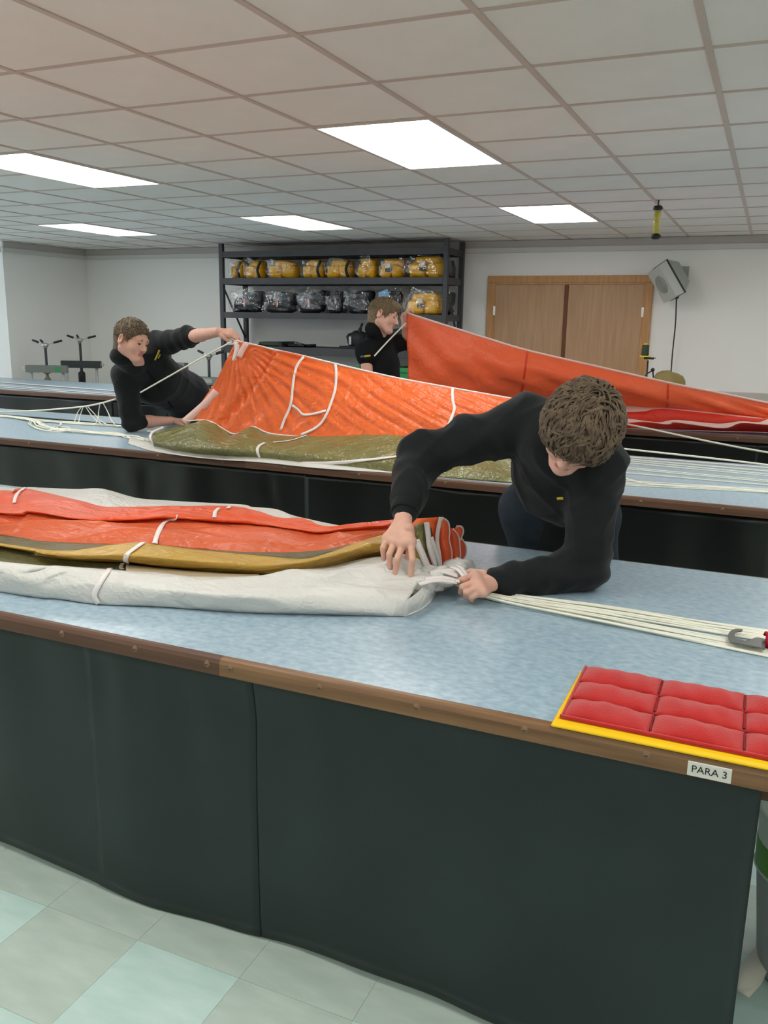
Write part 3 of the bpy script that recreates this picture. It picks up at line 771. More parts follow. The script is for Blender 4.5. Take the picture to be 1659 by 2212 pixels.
# ================================================================== SCREW JACK STANDS
def jack(cx, cy, yaw, bz, hz, m_beam, label, swing, body=None, bl=.52, ring=-1, plate=None):
    t = thing('jack_stand', (cx, cy, 0), label, 'jack stand', 'screw jack stands along the wall')
    c, s = math.cos(yaw), math.sin(yaw)
    X = np.array([c, s, 0]); Y = np.array([-s, c, 0]); Zv = np.array([0, 0, 1.0]); O = np.array([cx, cy, 0.0])
    b = MB().obox(O + Zv * bz, X, Y, Zv, bl / 2, .035, .045).build('cross_beam', m_beam, t)
    if plate: MB().obox(O + X * plate[0] - Y * .0365 + Zv * bz, X, Y, Zv, plate[1], .002, .026).build('plate', plate[2], b)
    for e in (-1, 1):
        p = O + X * e * (bl / 2 - .06); MB().cyl(p + Zv * .02, p + Zv * (bz - .04), .019, None, 10).build('leg', 'steel_leg', t)
        MB().lathe(p, [(0, 0), (.045, 0), (.045, .012), (.02, .025)], 14).build('foot', 'rack_grey', t)
    MB().cyl(O + Zv * (bz - .12), O + Zv * (hz - .02), .0165, None, 12).build('spindle', 'jack_dark', t)
    MB().lathe(O + Zv * (hz - .045), [(.0165, 0), (.024, 0), (.026, .02), (.040, .03), (.044, .045), (.030, .062), (.016, .068), (0, .068)], 18).build('hub', 'chrome', t)
    for a in swing:
        dv = X * math.cos(a) + Y * math.sin(a); p0 = O + Zv * hz
        arm = MB().tube([p0, p0 + dv * .17 + Zv * .045], .007, 8).build('handle_arm', 'chrome', t)
        MB().tube([p0 + dv * .10 + Zv * .027, p0 + dv * .105 + Zv * .028, p0 + dv * .20 + Zv * .053, p0 + dv * .206 + Zv * .0545], [.010, .014, .014, .008], 10).build('grip', 'black_plastic', arm)
    q = O + Zv * (bz - .045)
    MB().lathe(q, [(.042, 0), (.042, -.012), (.018, -.02), (.018, -.05), (.034, -.075), (.045, -.10), (.045, -.13), (0, -.13)][::-1] if body is None else
               [(.018, 0), (.018, -.04), (.040, -.06), (.045, -.07), (.045, -.32), (0, -.32)][::-1], 16).build('jack_foot', body or 'jack_brown', t)
    e = O + X * ring * (bl / 2) + Zv * (bz + .005)
    MB().tube([e + X * ring * (.018 + .022 * math.cos(a)) + Zv * .026 * math.sin(a) for a in np.linspace(0, 6.283, 17)], .0055, 6, False).build('lifting_ring', 'chrome', t)
    return t
jack(-8.36, 8.30, .42, .885, 1.185, 'jack_grey', 'grey jack stand with green sticker, leftmost along the wall', (2.75, 2.2, .25), plate=(.15, .035, 'crate_green'))
jack(-8.26, 8.80, .38, .925, 1.24, 'jack_dark', 'dark jack stand just right of the leftmost one', (2.8, 2.1, .2), body='black_plastic', ring=1)
jack(-6.78, 8.75, -.1, .96, 1.22, 'jack_grey', 'grey jack stand mostly hidden behind the leaning man', (2.9, 1.3, .3), ring=-1)
jack(-6.10, 8.60, -.06, .815, 1.108, 'jack_grey', 'grey jack stand with blank plate beside the rack', (2.9, 1.2, .15), bl=.60, plate=(-.01, .075, 'heater_back'))

# ================================================================== UNDER THE NEAR TABLE END
bn = thing('bin', (.215, 2.07, 0), 'grey and white bin with green band under the near table', 'bin')
MB().lathe((.215, 2.07, 0), [(0, .002), (.085, .002), (.092, .03), (.118, .285), (.118, .29)], 28).build('lower_shell', 'bin_grey', bn)
MB().lathe((.215, 2.07, 0), [(.120, .285), (.122, .29), (.124, .355), (.122, .36)], 28).build('band', 'bin_green', bn)
MB().lathe((.215, 2.07, 0), [(.122, .358), (.126, .425), (.131, .43), (.131, .438), (.122, .438), (.118, .36), (.112, .30)], 28).build('rim', 'bin_white', bn)
MB().tube([(.215 + .121 * math.cos(a), 2.07 + .121 * math.sin(a), .287) for a in np.linspace(0, 6.283, 33)], .004, 6, False).build('seam_ring', 'bin_white', bn)
rg = thing('cloth_strap', (.13, 1.98, 0), 'crumpled off-white webbing strap on the floor by the bin', 'strap')
P = catmull([AZ(1598, 2140, .012), AZ(1612, 2110, .02), AZ(1632, 2090, .03), AZ(1668, 2060, .05), (.27, 1.93, .14), (.33, 1.95, .04)], 30)
ribbon('strap_band', P, np.tile(np.array([-.1, -.5, .85]), (30, 1)), .05, 'rag', rg, .004)
P = catmull([AZ(1600, 2146, .012), AZ(1625, 2120, .015), AZ(1665, 2085, .025), (.30, 1.90, .02)], 20)
ribbon('strap_tail', P, np.tile(np.array([-.2, -.3, .93]), (20, 1)), .04, 'rag', rg, .004)
for k in range(4):
    P = [AZ(1634 + 7 * k, 2080 - 6 * k, .03), AZ(1640 + 6 * k, 2020 - 14 * k, .06), AZ(1664 + 6 * k, 1985 - 14 * k, .10)]
    MB().tube(catmull(P, 12), .005, 5).build('net_cord', 'rag', rg)
# ================================================================== PEOPLE (smooth-blended solids, meshed by surface nets)
class Field:
    def __init__(s, lo, hi, res):
        s.lo = np.array(lo, float); s.res = res
        s.n = np.ceil((np.array(hi) - s.lo) / res).astype(int) + 1
        s.ax = [s.lo[k] + res * np.arange(s.n[k]) for k in range(3)]
        s.F = np.full(tuple(s.n), 1.0, np.float32)
    def _sl(s, lo, hi):
        a = np.clip(np.floor((np.array(lo) - s.lo) / s.res).astype(int), 0, s.n)
        b = np.clip(np.ceil((np.array(hi) - s.lo) / s.res).astype(int) + 1, 0, s.n)
        if (b <= a).any(): return None, None
        sl = tuple(slice(i, j) for i, j in zip(a, b))
        P = [s.ax[k][sl[k]].astype(np.float32) for k in range(3)]
        return sl, (P[0][:, None, None], P[1][None, :, None], P[2][None, None, :])
    def _mix(s, sl, d, k, sub):
        f = s.F[sl]
        if sub:
            h = np.clip(.5 - .5 * (f + d) / k, 0, 1); s.F[sl] = f * (1 - h) - d * h + k * h * (1 - h)
        else:
            h = np.clip(.5 + .5 * (d - f) / k, 0, 1); s.F[sl] = d * (1 - h) + f * h - k * h * (1 - h)
    def cone(s, a, b, ra, rb, k=.01, sq=None, sub=False):
        a = np.array(a, float); b = np.array(b, float); m = max(ra, rb) * (1 if sq is None else max(1, 1 / sq[1])) + k + 3 * s.res
        sl, P = s._sl(np.minimum(a, b) - m, np.maximum(a, b) + m)
        if sl is None: return s
        ba = b - a; L = ba @ ba + 1e-12
        pa = [P[i] - a[i] for i in range(3)]
        h = np.clip((pa[0] * ba[0] + pa[1] * ba[1] + pa[2] * ba[2]) / L, 0, 1)
        q = [pa[i] - ba[i] * h for i in range(3)]
        d2 = q[0] ** 2 + q[1] ** 2 + q[2] ** 2
        if sq is not None:
            n = nrm(sq[0]); qn = q[0] * n[0] + q[1] * n[1] + q[2] * n[2]; d2 = d2 + (sq[1] ** 2 - 1) * qn ** 2
        s._mix(sl, np.sqrt(np.maximum(d2, 0)) - (ra + (rb - ra) * h), k, sub); return s
    def ell(s, c, ax, r, k=.01, sub=False):
        c = np.array(c, float); r = np.array(r, float); m = r.max() + k + 3 * s.res
        sl, P = s._sl(c - m, c + m)
        if sl is None: return s
        p = [P[i] - c[i] for i in range(3)]
        l = [p[0] * ax[j][0] + p[1] * ax[j][1] + p[2] * ax[j][2] for j in range(3)]
        k0 = np.sqrt(sum((l[j] / r[j]) ** 2 for j in range(3))); k1 = np.sqrt(sum((l[j] / r[j] ** 2) ** 2 for j in range(3))) + 1e-9
        s._mix(sl, k0 * (k0 - 1) / k1, k, sub); return s
    def nets(s):
        F = s.F; S = F < 0; n = np.array(F.shape)
        c = S[:-1, :-1, :-1].astype(np.int8)
        cnt = np.zeros(n - 1, np.int8)
        for i in (0, 1):
            for j in (0, 1):
                for k in (0, 1): cnt += S[i:n[0] - 1 + i, j:n[1] - 1 + j, k:n[2] - 1 + k]
        cells = np.argwhere((cnt > 0) & (cnt < 8))
        acc = np.zeros((len(cells), 3)); w = np.zeros(len(cells))
        cor = [(i, j, k) for i in (0, 1) for j in (0, 1) for k in (0, 1)]
        val = {o: F[cells[:, 0] + o[0], cells[:, 1] + o[1], cells[:, 2] + o[2]].astype(float) for o in cor}
        for o in cor:
            for a in range(3):
                if o[a]: continue
                o2 = list(o); o2[a] = 1; o2 = tuple(o2)
                va, vb = val[o], val[o2]; m = (va < 0) != (vb < 0)
                t = va[m] / (va[m] - vb[m]); q = np.tile(np.array(o, float), (m.sum(), 1)); q[:, a] += t
                acc[m] += q; w[m] += 1
        V = s.lo + (cells + acc / w[:, None]) * s.res
        idx = -np.ones(tuple(n - 1), np.int64); idx[tuple(cells.T)] = np.arange(len(cells))
        faces = []
        for a in range(3):
            b, c2 = (a + 1) % 3, (a + 2) % 3
            s0 = [slice(None)] * 3; s1 = [slice(None)] * 3; s0[a] = slice(0, -1); s1[a] = slice(1, None)
            A = S[tuple(s0)]; B = S[tuple(s1)]
            e = np.argwhere(A != B)
            e = e[(e[:, b] > 0) & (e[:, c2] > 0) & (e[:, b] < n[b] - 1) & (e[:, c2] < n[c2] - 1)]
            ins = A[tuple(e.T)]
            def cid(db, dc):
                q = e.copy(); q[:, b] -= db; q[:, c2] -= dc; return idx[tuple(q.T)]
            Q = np.stack([cid(1, 1), cid(0, 1), cid(0, 0), cid(1, 0)], 1)
            Q[~ins] = Q[~ins][:, ::-1]; faces.append(Q)
        Fq = np.vstack(faces); Fq = Fq[(Fq >= 0).all(1)]
        return V, Fq

def vnormals(V, F):
    n = np.cross(V[F[:, 2]] - V[F[:, 0]], V[F[:, 3]] - V[F[:, 1]])
    N = np.zeros_like(V)
    for k in range(4): np.add.at(N, F[:, k], n)
    return N / (np.linalg.norm(N, axis=1, keepdims=True) + 1e-12)

def smooth_mesh(V, F, it=2):
    for _ in range(it):
        S = np.zeros_like(V); c = np.zeros(len(V))
        for k in range(4):
            np.add.at(S, F[:, k], V[F[:, (k + 1) % 4]] + V[F[:, (k + 3) % 4]]); np.add.at(c, F[:, k], 2)
        V = .5 * V + .5 * S / c[:, None]
    return V

class Head:
    """head frame: x to the person's left, y = face direction, z = up"""
    def __init__(s, c, face, up, size=1.0):
        s.c = np.array(c, float); s.f = nrm(face); s.u = nrm(np.array(up) - s.f * (np.array(up) @ s.f)); s.l = np.cross(s.u, s.f)
        s.ax = [s.l, s.f, s.u]; s.k = size
    def w(s, x, y, z): return s.c + (s.l * x + s.f * y + s.u * z) * s.k
    def loc(s, V): d = (V - s.c) / s.k; return np.stack([d @ s.l, d @ s.f, d @ s.u], 1)

def head_solid(h, neck_base, res=.0032, neck_r=.056):
    lo = np.minimum(h.c - .175 * h.k, np.array(neck_base) - .09); hi = np.maximum(h.c + .175 * h.k, np.array(neck_base) + .09)
    S = Field(lo, hi, res * h.k); k = h.k
    E = lambda p, r, b, sub=False: S.ell(h.w(*p), h.ax, [q * k for q in r], b * k, sub)
    C = lambda a, b, ra, rb, bl, sub=False: S.cone(h.w(*a), h.w(*b), ra * k, rb * k, bl * k, None, sub)
    E((0, -.012, .036), (.075, .096, .086), .01)
    E((0, .035, -.012), (.060, .055, .070), .03)
    C((0, .040, -.045), (0, .064, -.088), .042, .024, .025)
    for s in (-1, 1):
        C((s * .052, .0, -.040), (s * .022, .058, -.088), .022, .017, .022)
        E((s * .040, .056, -.024), (.026, .026, .024), .022)
    C((-.036, .076, .024), (.036, .076, .024), .013, .013, .018)
    for s in (-1, 1): E((s * .031, .096, .006), (.017, .014, .011), .012, True)
    for s in (-1, 1): E((s * .031, .072, .004), (.014, .0145, .012), .004)
    C((0, .086, .016), (0, .106, -.022), .0075, .0115, .010)
    E((0, .108, -.024), (.0105, .010, .009), .006)
    for s in (-1, 1): E((s * .0115, .098, -.027), (.0075, .010, .0075), .006)
    C((-.019, .083, -.051), (.019, .083, -.051), .0055, .0055, .006)
    C((-.016, .083, -.061), (.016, .083, -.061), .0065, .0065, .006)
    C((-.021, .096, -.056), (.021, .096, -.056), .0022, .0022, .003, True)
    E((0, .080, -.086), (.018, .013, .014), .014)
    for s in (-1, 1):
        e = np.array([nrm(h.l + s * .0 * h.f + s * .35 * h.f * -1), nrm(h.f), nrm(h.u)])
        e0 = nrm(h.l * 1.0 - h.f * .45 * s); e1 = nrm(h.f + h.l * .45 * s)
        S.ell(h.w(s * .081, -.012, -.002), [e0, nrm(e1 + h.u * -.2), nrm(h.u + e1 * .2)], [.010 * k, .021 * k, .033 * k], .006 * k)
        S.ell(h.w(s * .089, -.006, .002), [e0, e1, h.u], [.006 * k, .011 * k, .018 * k], .004 * k, True)
    S.cone(h.w(0, -.022, -.045), neck_base, neck_r * k, neck_r * 1.12 * k, .03 * k)
    V, F = S.nets(); V = smooth_mesh(V, F, 1)
    L = h.loc(V[F].mean(1)); m = np.zeros(len(F), int)
    lips = (np.abs(L[:, 0]) < .024 - np.abs(L[:, 2] + .056) * .8) & (L[:, 2] > -.0675) & (L[:, 2] < -.0455) & (L[:, 1] > .078)
    m[lips] = 1
    ey = ((np.abs(np.abs(L[:, 0]) - .031) / .0125) ** 2 + ((L[:, 2] - .003) / .0048) ** 2 < 1) & (L[:, 1] > .068)
    m[ey] = 2
    return V, F, m

def brow_mesh(h, m='hair_short'):
    b = MB()
    for s in (-1, 1):
        b.tube([h.w(s * x, y, z) for x, y, z in ((.012, .090, .0225), (.024, .0895, .027), (.038, .083, .027), (.047, .073, .022))], [.003 * h.k, .0046 * h.k, .004 * h.k, .0016 * h.k], 6)
    return b

def arm_solid(el, wr, palm, fingers, r_el=.043, r_wr=.027, res=.0026, flat=None):
    """forearm, palm and five fingers as one solid. palm: list of (a, b, r); fingers: list of (points, radii)"""
    pts = [np.array(el), np.array(wr)] + [np.array(p) for f in fingers for p in f[0]] + [np.array(q) for a in palm for q in a[:2]]
    lo = np.min(pts, 0) - .06; hi = np.max(pts, 0) + .06
    S = Field(lo, hi, res)
    S.cone(el, np.array(el) * .55 + np.array(wr) * .45, r_el, r_el * .88, .01)
    S.cone(np.array(el) * .55 + np.array(wr) * .45, wr, r_el * .88, r_wr, .02, flat)
    for a, b, r in palm: S.cone(a, b, r, r * .98, .016, None)
    for P, R in fingers:
        P = [np.array(p) for p in P]
        for i in range(len(P) - 1): S.cone(P[i], P[i + 1], R[i], R[i + 1], .0014 if i else .0045)
    V, F = S.nets(); V = smooth_mesh(V, F, 1)
    return V, F

def cloth_solid(parts, res, lo=None, hi=None):
    P = np.array([p for q in parts for p in (q[0], q[1])]); R = max(max(q[2], q[3]) for q in parts)
    S = Field(P.min(0) - R * 1.6 - .03, P.max(0) + R * 1.6 + .03, res)
    for q in parts: S.cone(q[0], q[1], q[2], q[3], q[4], q[5] if len(q) > 5 else None)
    V, F = S.nets(); return smooth_mesh(V, F, 2), F

def folds(V, F, amp, freq, seed, joints=(), stretch=(1, 1, 1)):
    N = vnormals(V, F)
    d = amp * (crease(V, freq, seed, stretch) * 1.6 - .45) + amp * .5 * wob(V, freq * .5, seed + 1)
    for c, axis, rad, am, fr in joints:
        q = V - np.array(c); t = q @ nrm(axis); g = np.exp(-(np.linalg.norm(q, axis=1) / rad) ** 2)
        d = d + am * g * np.sin(t * fr + 2.0 * wob(V, 14, seed + 3))
    return V + N * d[:, None]

def join(*vf):
    V = []; F = []; b = 0
    for v, f in vf: V.append(v); F.append(f + b); b += len(v)
    return np.vstack(V), np.vstack(F)

def hair_shell(h, off, line, res=.0034, front=0.0, seed=1, amp=.002, freq=130, back=-.075):
    """line: (a, b): hair where z > a*y + b in the head frame"""
    k = h.k; S = Field(h.c - .19 * k, h.c + .19 * k, res * k)
    S.ell(h.w(0, -.012, .036), h.ax, [(.075 + off) * k, (.096 + off) * k, (.086 + off) * k], .01 * k)
    S.cone(h.w(0, -.045, -.02), h.w(0, -.05, -.055), (.062 + off * .5) * k, (.052 + off * .4) * k, .03 * k)
    if front: S.ell(h.w(0, .055, .085), h.ax, [.06 * k, .05 * k, (.03 + front) * k], .02 * k)
    X, Y, Z = np.meshgrid(*S.ax, indexing='ij')
    q = [X - h.c[0], Y - h.c[1], Z - h.c[2]]
    ly = sum(q[i] * h.f[i] for i in range(3)) / k; lz = sum(q[i] * h.u[i] for i in range(3)) / k; lx = sum(q[i] * h.l[i] for i in range(3)) / k
    pl = (line[0] * ly + line[1] - lz - .22 * np.maximum(0, np.abs(lx) - .055) * (ly > .0)) / math.sqrt(1 + line[0] ** 2)
    pl = np.maximum(pl, back - lz)
    ear = .030 - np.sqrt((ly + .010) ** 2 + (lz + .004) ** 2); pl = np.maximum(pl, np.where(np.abs(lx) > .045, ear, -1))
    f = S.F; d = (pl * k).astype(np.float32); kk = .008 * k
    hh = np.clip(.5 - .5 * (f - d) / kk, 0, 1); S.F = f * (1 - hh) + d * hh + kk * hh * (1 - hh)
    V, F = S.nets(); V = smooth_mesh(V, F, 1); N = vnormals(V, F)
    d = amp * (crease(h.loc(V), freq, seed, (1, .45, .6)) * 1.5 - .4)
    return V + N * (d * k)[:, None], F

def hair_clumps(h, n, length, width, off, crown, line, seed, lift=.010, down=.5, spread=.5, region=None):
    r = np.random.default_rng(seed); V = []; F = []
    R = np.array([.075, .096, .086]) + off; C = np.array([0, -.012, .036])
    crown = np.array(crown); made = 0; tries = 0
    while made < n and tries < n * 20:
        tries += 1
        q = nrm(r.normal(size=3)); p = C + q * R
        if p[2] < line[0] * p[1] + line[1] or p[2] < -.06: continue
        if abs(p[0]) > .05 and math.hypot(p[1] + .01, p[2] + .004) < .028: continue
        if region is not None and not region(p): continue
        L = length * r.uniform(.6, 1.25); w = width * r.uniform(.6, 1.3); nv = len(V)
        t = nrm((p - crown)) + r.normal(size=3) * spread + np.array([0, .15, -down])
        steps = 7; ph = r.uniform(0, 6.28); cu = r.uniform(-.5, .5)
        for i in range(steps):
            s = i / (steps - 1)
            nn = nrm((p - C) / R ** 2)
            t = nrm(t - nn * (t @ nn)); b = np.cross(t, nn)
            t2 = nrm(t + b * cu * .35 + np.array([0, 0, -down * .22]))
            e = lift * math.sin(min(1, s * 1.2) * 2.6) * (1 + .4 * math.sin(ph)) + .003
            ww = w * (1 - s ** 2.2) * (.55 + .45 * min(1, s * 4)) + .0004
            c = p + nn * e
            for o, hgt in ((-1, -.35), (0, .55), (1, -.35)):
                V.append(h.w(*(c + b * o * ww + nn * ww * hgt)))
            if i < steps - 1:
                k = nv + i * 3
                F.append((k, k + 1, k + 4, k + 3)); F.append((k + 1, k + 2, k + 5, k + 4))
            p = p + t2 * L / (steps - 1)
            g = np.linalg.norm((p - C) / R)
            if g < 1: p = C + (p - C) / g
            elif s < .6: p = C + (p - C) * (1 + (1 / g - 1) * .7)
            t = t2
        made += 1
    return np.array(V), np.array(F)

def boots(b, ankle, fwd, parent):
    a = np.array(ankle); f = nrm(np.array(fwd) * (1, 1, 0))
    S = Field(np.minimum(a, a + f * .2) - .12, np.maximum(a, a + f * .2) + .12, .008)
    S.cone((a[0], a[1], .11), (a[0], a[1], .05), .05, .052, .02).cone(np.array([a[0], a[1], .045]) - f * .03, np.array([a[0], a[1], .04]) + f * .15, .045, .038, .03)
    S.F = np.maximum(S.F, (.002 - S.ax[2])[None, None, :].astype(np.float32))
    V, F = S.nets(); return mesh('shoe', V, F, 'shoe', parent, smooth=True)

def lower_body(hipL, hipR, kneeL, kneeR, ankL, ankR, waist, k=1.0, res=.012, grow=0.0):
    """parts for legs and hips"""
    g = grow
    return [(hipL, kneeL, .088 + g, .062 + g, .03), (kneeL, ankL, .060 + g, .044 + g, .03), (hipR, kneeR, .088 + g, .062 + g, .03), (kneeR, ankR, .060 + g, .044 + g, .03),
            (hipL, hipR, .100 + g, .100 + g, .04), ((np.array(hipL) + hipR) / 2, waist, .125 + g, .120 + g, .05, (CF * (1, 1, 0), 1.15))]
# ------------------------------------------------------------------ man at the near table
def palm_fan(wr, knuckles, r):
    return [(wr, k, r) for k in knuckles] + [(knuckles[i], knuckles[i + 1], r * .9) for i in range(len(knuckles) - 1)]

def person(name, label, base): 
    return thing(name, base, label, 'person')

p3 = person('person', 'person in black fleece bent over the nearest table, brown hair hiding the face', (-.60, 3.02, 0))
H3 = Head(AY(1247, 937, 2.34), -.42 * CR - .74 * CU - .46 * CF, .50 * CU - .80 * CF + .12 * CR, .955)
nb3 = AY(1240, 962, 2.55)
shL3 = AY(1292, 1002, 2.50); shR3 = AY(1142, 915, 2.56)
elL3 = AZ(1262, 1228, .845); wrL3 = AZ(1072, 1259, .822)
elR3 = AY(905, 985, 2.46); wrR3 = AY(874, 1106, 2.27)
pel3 = np.array([-.645, 3.04, .93]); chest3 = (shL3 + shR3) / 2 + np.array([.0, .10, -.10])
hipL3 = pel3 + (.10, .02, -.05); hipR3 = pel3 + (-.10, -.0, -.05)
knL3, knR3 = np.array([-.47, 3.08, .50]), np.array([-.72, 3.10, .50]); anL3, anR3 = np.array([-.45, 3.18, .10]), np.array([-.75, 3.20, .10])

# right hand hangs over the white cloth, fingers down (person's right = left in the photo)
def px3(pts, Y): return [AY(x, y, Y + dy) for x, y, dy in pts]
kn = px3([(837, 1163, .014), (853, 1169, .002), (871, 1174, -.006), (888, 1170, -.004)], 2.185)
fR = [(px3([(837, 1163, .014), (827, 1184, -.018), (829, 1207, -.012)], 2.185), (.0096, .0086, .0074)),
      (px3([(853, 1169, .002), (841, 1197, -.034), (842, 1224, -.030)], 2.185), (.0102, .0092, .0080)),
      (px3([(871, 1174, -.006), (858, 1208, -.042), (854, 1236, -.036)], 2.185), (.0104, .0094, .0082)),
      (px3([(888, 1170, -.004), (891, 1210, -.036), (886, 1250, -.034)], 2.185), (.0104, .0094, .0080)),
      (px3([(884, 1140, .020), (890, 1172, .040), (880, 1205, .035)], 2.185), (.0140, .0110, .0085))]
vR, faR = arm_solid(elR3, wrR3, palm_fan(wrR3, kn, .0140), fR, .040, .0275)
# left hand grips the line bundle on the table
def pz3(pts): return [AZ(x, y, z) for x, y, z in pts]
kl = pz3([(1026, 1242, .846), (1029, 1256, .842), (1035, 1268, .834), (1042, 1280, .822)])
fL = [(pz3([(1026, 1242, .846), (1000, 1252, .846), (983, 1259, .828)]), (.0108, .0098, .0086)),
      (pz3([(1029, 1256, .842), (999, 1268, .834), (995, 1279, .812)]), (.0106, .0098, .0084)),
      (pz3([(1035, 1268, .834), (1007, 1280, .823), (1006, 1289, .803)]), (.0104, .0094, .0080)),
      (pz3([(1042, 1280, .822), (1017, 1290, .809), (1019, 1296, .796)]), (.0096, .0088, .0076)),
      (pz3([(1046, 1240, .842), (1016, 1236, .842), (992, 1247, .830)]), (.0130, .0110, .0086))]
vL, faL = arm_solid(elL3, wrL3, palm_fan(wrL3, kl, .0130), fL, .038, .0275)
vh, fh, mh = head_solid(H3, nb3)
tb, tf = cloth_solid([(pel3, chest3, .085, .10, .05, (CF * (1, 1, 0), 1.2)), (shL3, shR3, .045, .045, .05), (chest3, nb3, .08, .055, .05), (shL3, elL3, .038, .034, .03), (shR3, elR3, .038, .034, .03)]
                     + lower_body(hipL3, hipR3, knL3, knR3, anL3, anR3, pel3 + (0, 0, .08)), .014)
V, F = join((vh, fh), (vR, faR), (vL, faL), (tb, tf))
mesh('body', V, F, ['skin', 'lip', 'eye'], p3, smooth=True, midx=np.r_[mh, np.zeros(len(F) - len(mh), int)])
def nail(tip, prev, up, r, parent):
    d = nrm(np.array(tip) - prev); n = nrm(np.array(up) - d * (np.array(up) @ d)); c = np.array(tip) + n * r * .80 + d * r * .15
    return MB().ell(c, (r * .62, r * .85, r * .30), 8, [np.cross(d, n), d, n])
nb = MB()
for P_, R_ in (fR[3], fR[2], fR[1]): 
    q = nail(P_[2], P_[1], -CF + .2 * CR, R_[2], p3); nb.add(q.v, q.f, True)
for P_, R_ in (fL[0], fL[4]):
    q = nail(P_[2], P_[1], CU - .4 * CF, R_[2], p3); nb.add(q.v, q.f, True)
nb.build('fingernails', 'nail', p3)
# black fleece
fw3 = nrm(np.array([-.25, -.9, .0]))
midR = (shR3 + elR3) / 2; 
cuR = elR3 * .22 + wrR3 * .78; cuL = elL3 * .22 + wrL3 * .78
fl3 = [(pel3 + (0, 0, -.06), pel3 + (0, -.02, .10), .150, .155, .05, (fw3, 1.18)), (pel3 + (0, -.02, .10), chest3, .155, .170, .06, (fw3, 1.15)),
       (chest3, (shL3 + shR3) / 2, .15, .12, .05), (shL3, shR3, .082, .082, .06), ((shL3 + shR3) / 2, nb3, .10, .072, .05),
       (shL3, elL3, .078, .064, .04), (elL3, cuL, .063, .050, .03), (cuL, wrL3 * .98 + elL3 * .02, .046, .041, .006),
       (shR3, elR3, .076, .064, .04), (elR3, cuR, .066, .054, .03), (cuR, wrR3 * .98 + elR3 * .02, .047, .040, .006)]
V, F = cloth_solid(fl3, .0075)
V = folds(V, F, .013, 21, 5, [(elL3, elL3 - shL3, .12, .006, 90), (elR3, elR3 - wrR3, .11, .007, 80), (midR, elR3 - shR3, .12, .008, 62), (shL3, shL3 - elL3, .11, .006, 75), (elL3 * .4 + wrL3 * .6, elL3 - wrL3, .10, .006, 80)])
V[:, 2] = np.where((V[:, 1] < 2.86) & (V[:, 2] < .783), .783, V[:, 2])
fz = mesh('fleece', V, F, 'fleece_black', p3, smooth=True)
for e_, w_, r_ in ((elR3, wrR3, .0395), (elL3, wrL3, .0395)):
    a_ = nrm(w_ - e_); c0 = w_ - a_ * .058; c1_ = w_ + a_ * .004
    x_ = nrm(np.cross(a_, CU)); y_ = np.cross(x_, a_); n_ = 56; vv = []; 
    for t_, rr_ in ((0, r_ * 1.12), (.12, r_ * 1.18), (.5, r_ * 1.10), (.92, r_ * 1.06), (1, r_ * .97), (.97, r_ * .80)):
        for k_ in range(n_):
            th_ = 2 * math.pi * k_ / n_; q_ = rr_ + .0008 * (k_ % 2); vv.append(c0 + (c1_ - c0) * t_ + (x_ * math.cos(th_) + y_ * math.sin(th_)) * q_)
    vv = [np.array([p_[0], p_[1], max(p_[2], .783)]) for p_ in vv]
    mesh('cuff', vv, [(i_ * n_ + k_, i_ * n_ + (k_ + 1) % n_, (i_ + 1) * n_ + (k_ + 1) % n_, (i_ + 1) * n_ + k_) for i_ in range(5) for k_ in range(n_)], 'fleece_black', fz, smooth=True)
bv = bvh_of(fz)
tape_on('chest_logo', bv, [(1204, 1077), (1211, 1076), (1218, 1077)], .009, 'badge_yellow', fz, 6, .0015)
V, F = cloth_solid(lower_body(hipL3, hipR3, knL3, knR3, anL3 + (0, 0, -.03), anR3 + (0, 0, -.03), pel3 + (0, 0, .06), grow=.016), .011)
V = folds(V, F, .005, 20, 9)
mesh('jeans', V, F, 'jeans', p3, smooth=True)
boots(None, anL3, (.1, -1, 0), p3); boots(None, anR3, (-.1, -1, 0), p3)
ln3 = (1.0, -.022)
V, F = hair_shell(H3, .013, ln3, seed=3, amp=.006, freq=70, back=-.06, front=.012)
reg = None
hc1 = hair_clumps(H3, 1500, .080, .0036, .016, (.012, -.055, .115), (1.0, -.012), 4, lift=.018, down=.35, spread=.55)
hc2 = hair_clumps(H3, 520, .078, .0034, .014, (.012, -.055, .115), (.9, .005), 8, lift=.012, down=.9, spread=.40, region=lambda p: p[1] > .03)
hc3 = hair_clumps(H3, 420, .085, .005, .015, (.012, -.055, .115), (1.0, -.005), 18, lift=.020, down=.25, spread=.75)
V, F = join((V, F), hc1, hc2, hc3)
mesh('hair', V, F, 'hair_brown', p3, smooth=True)

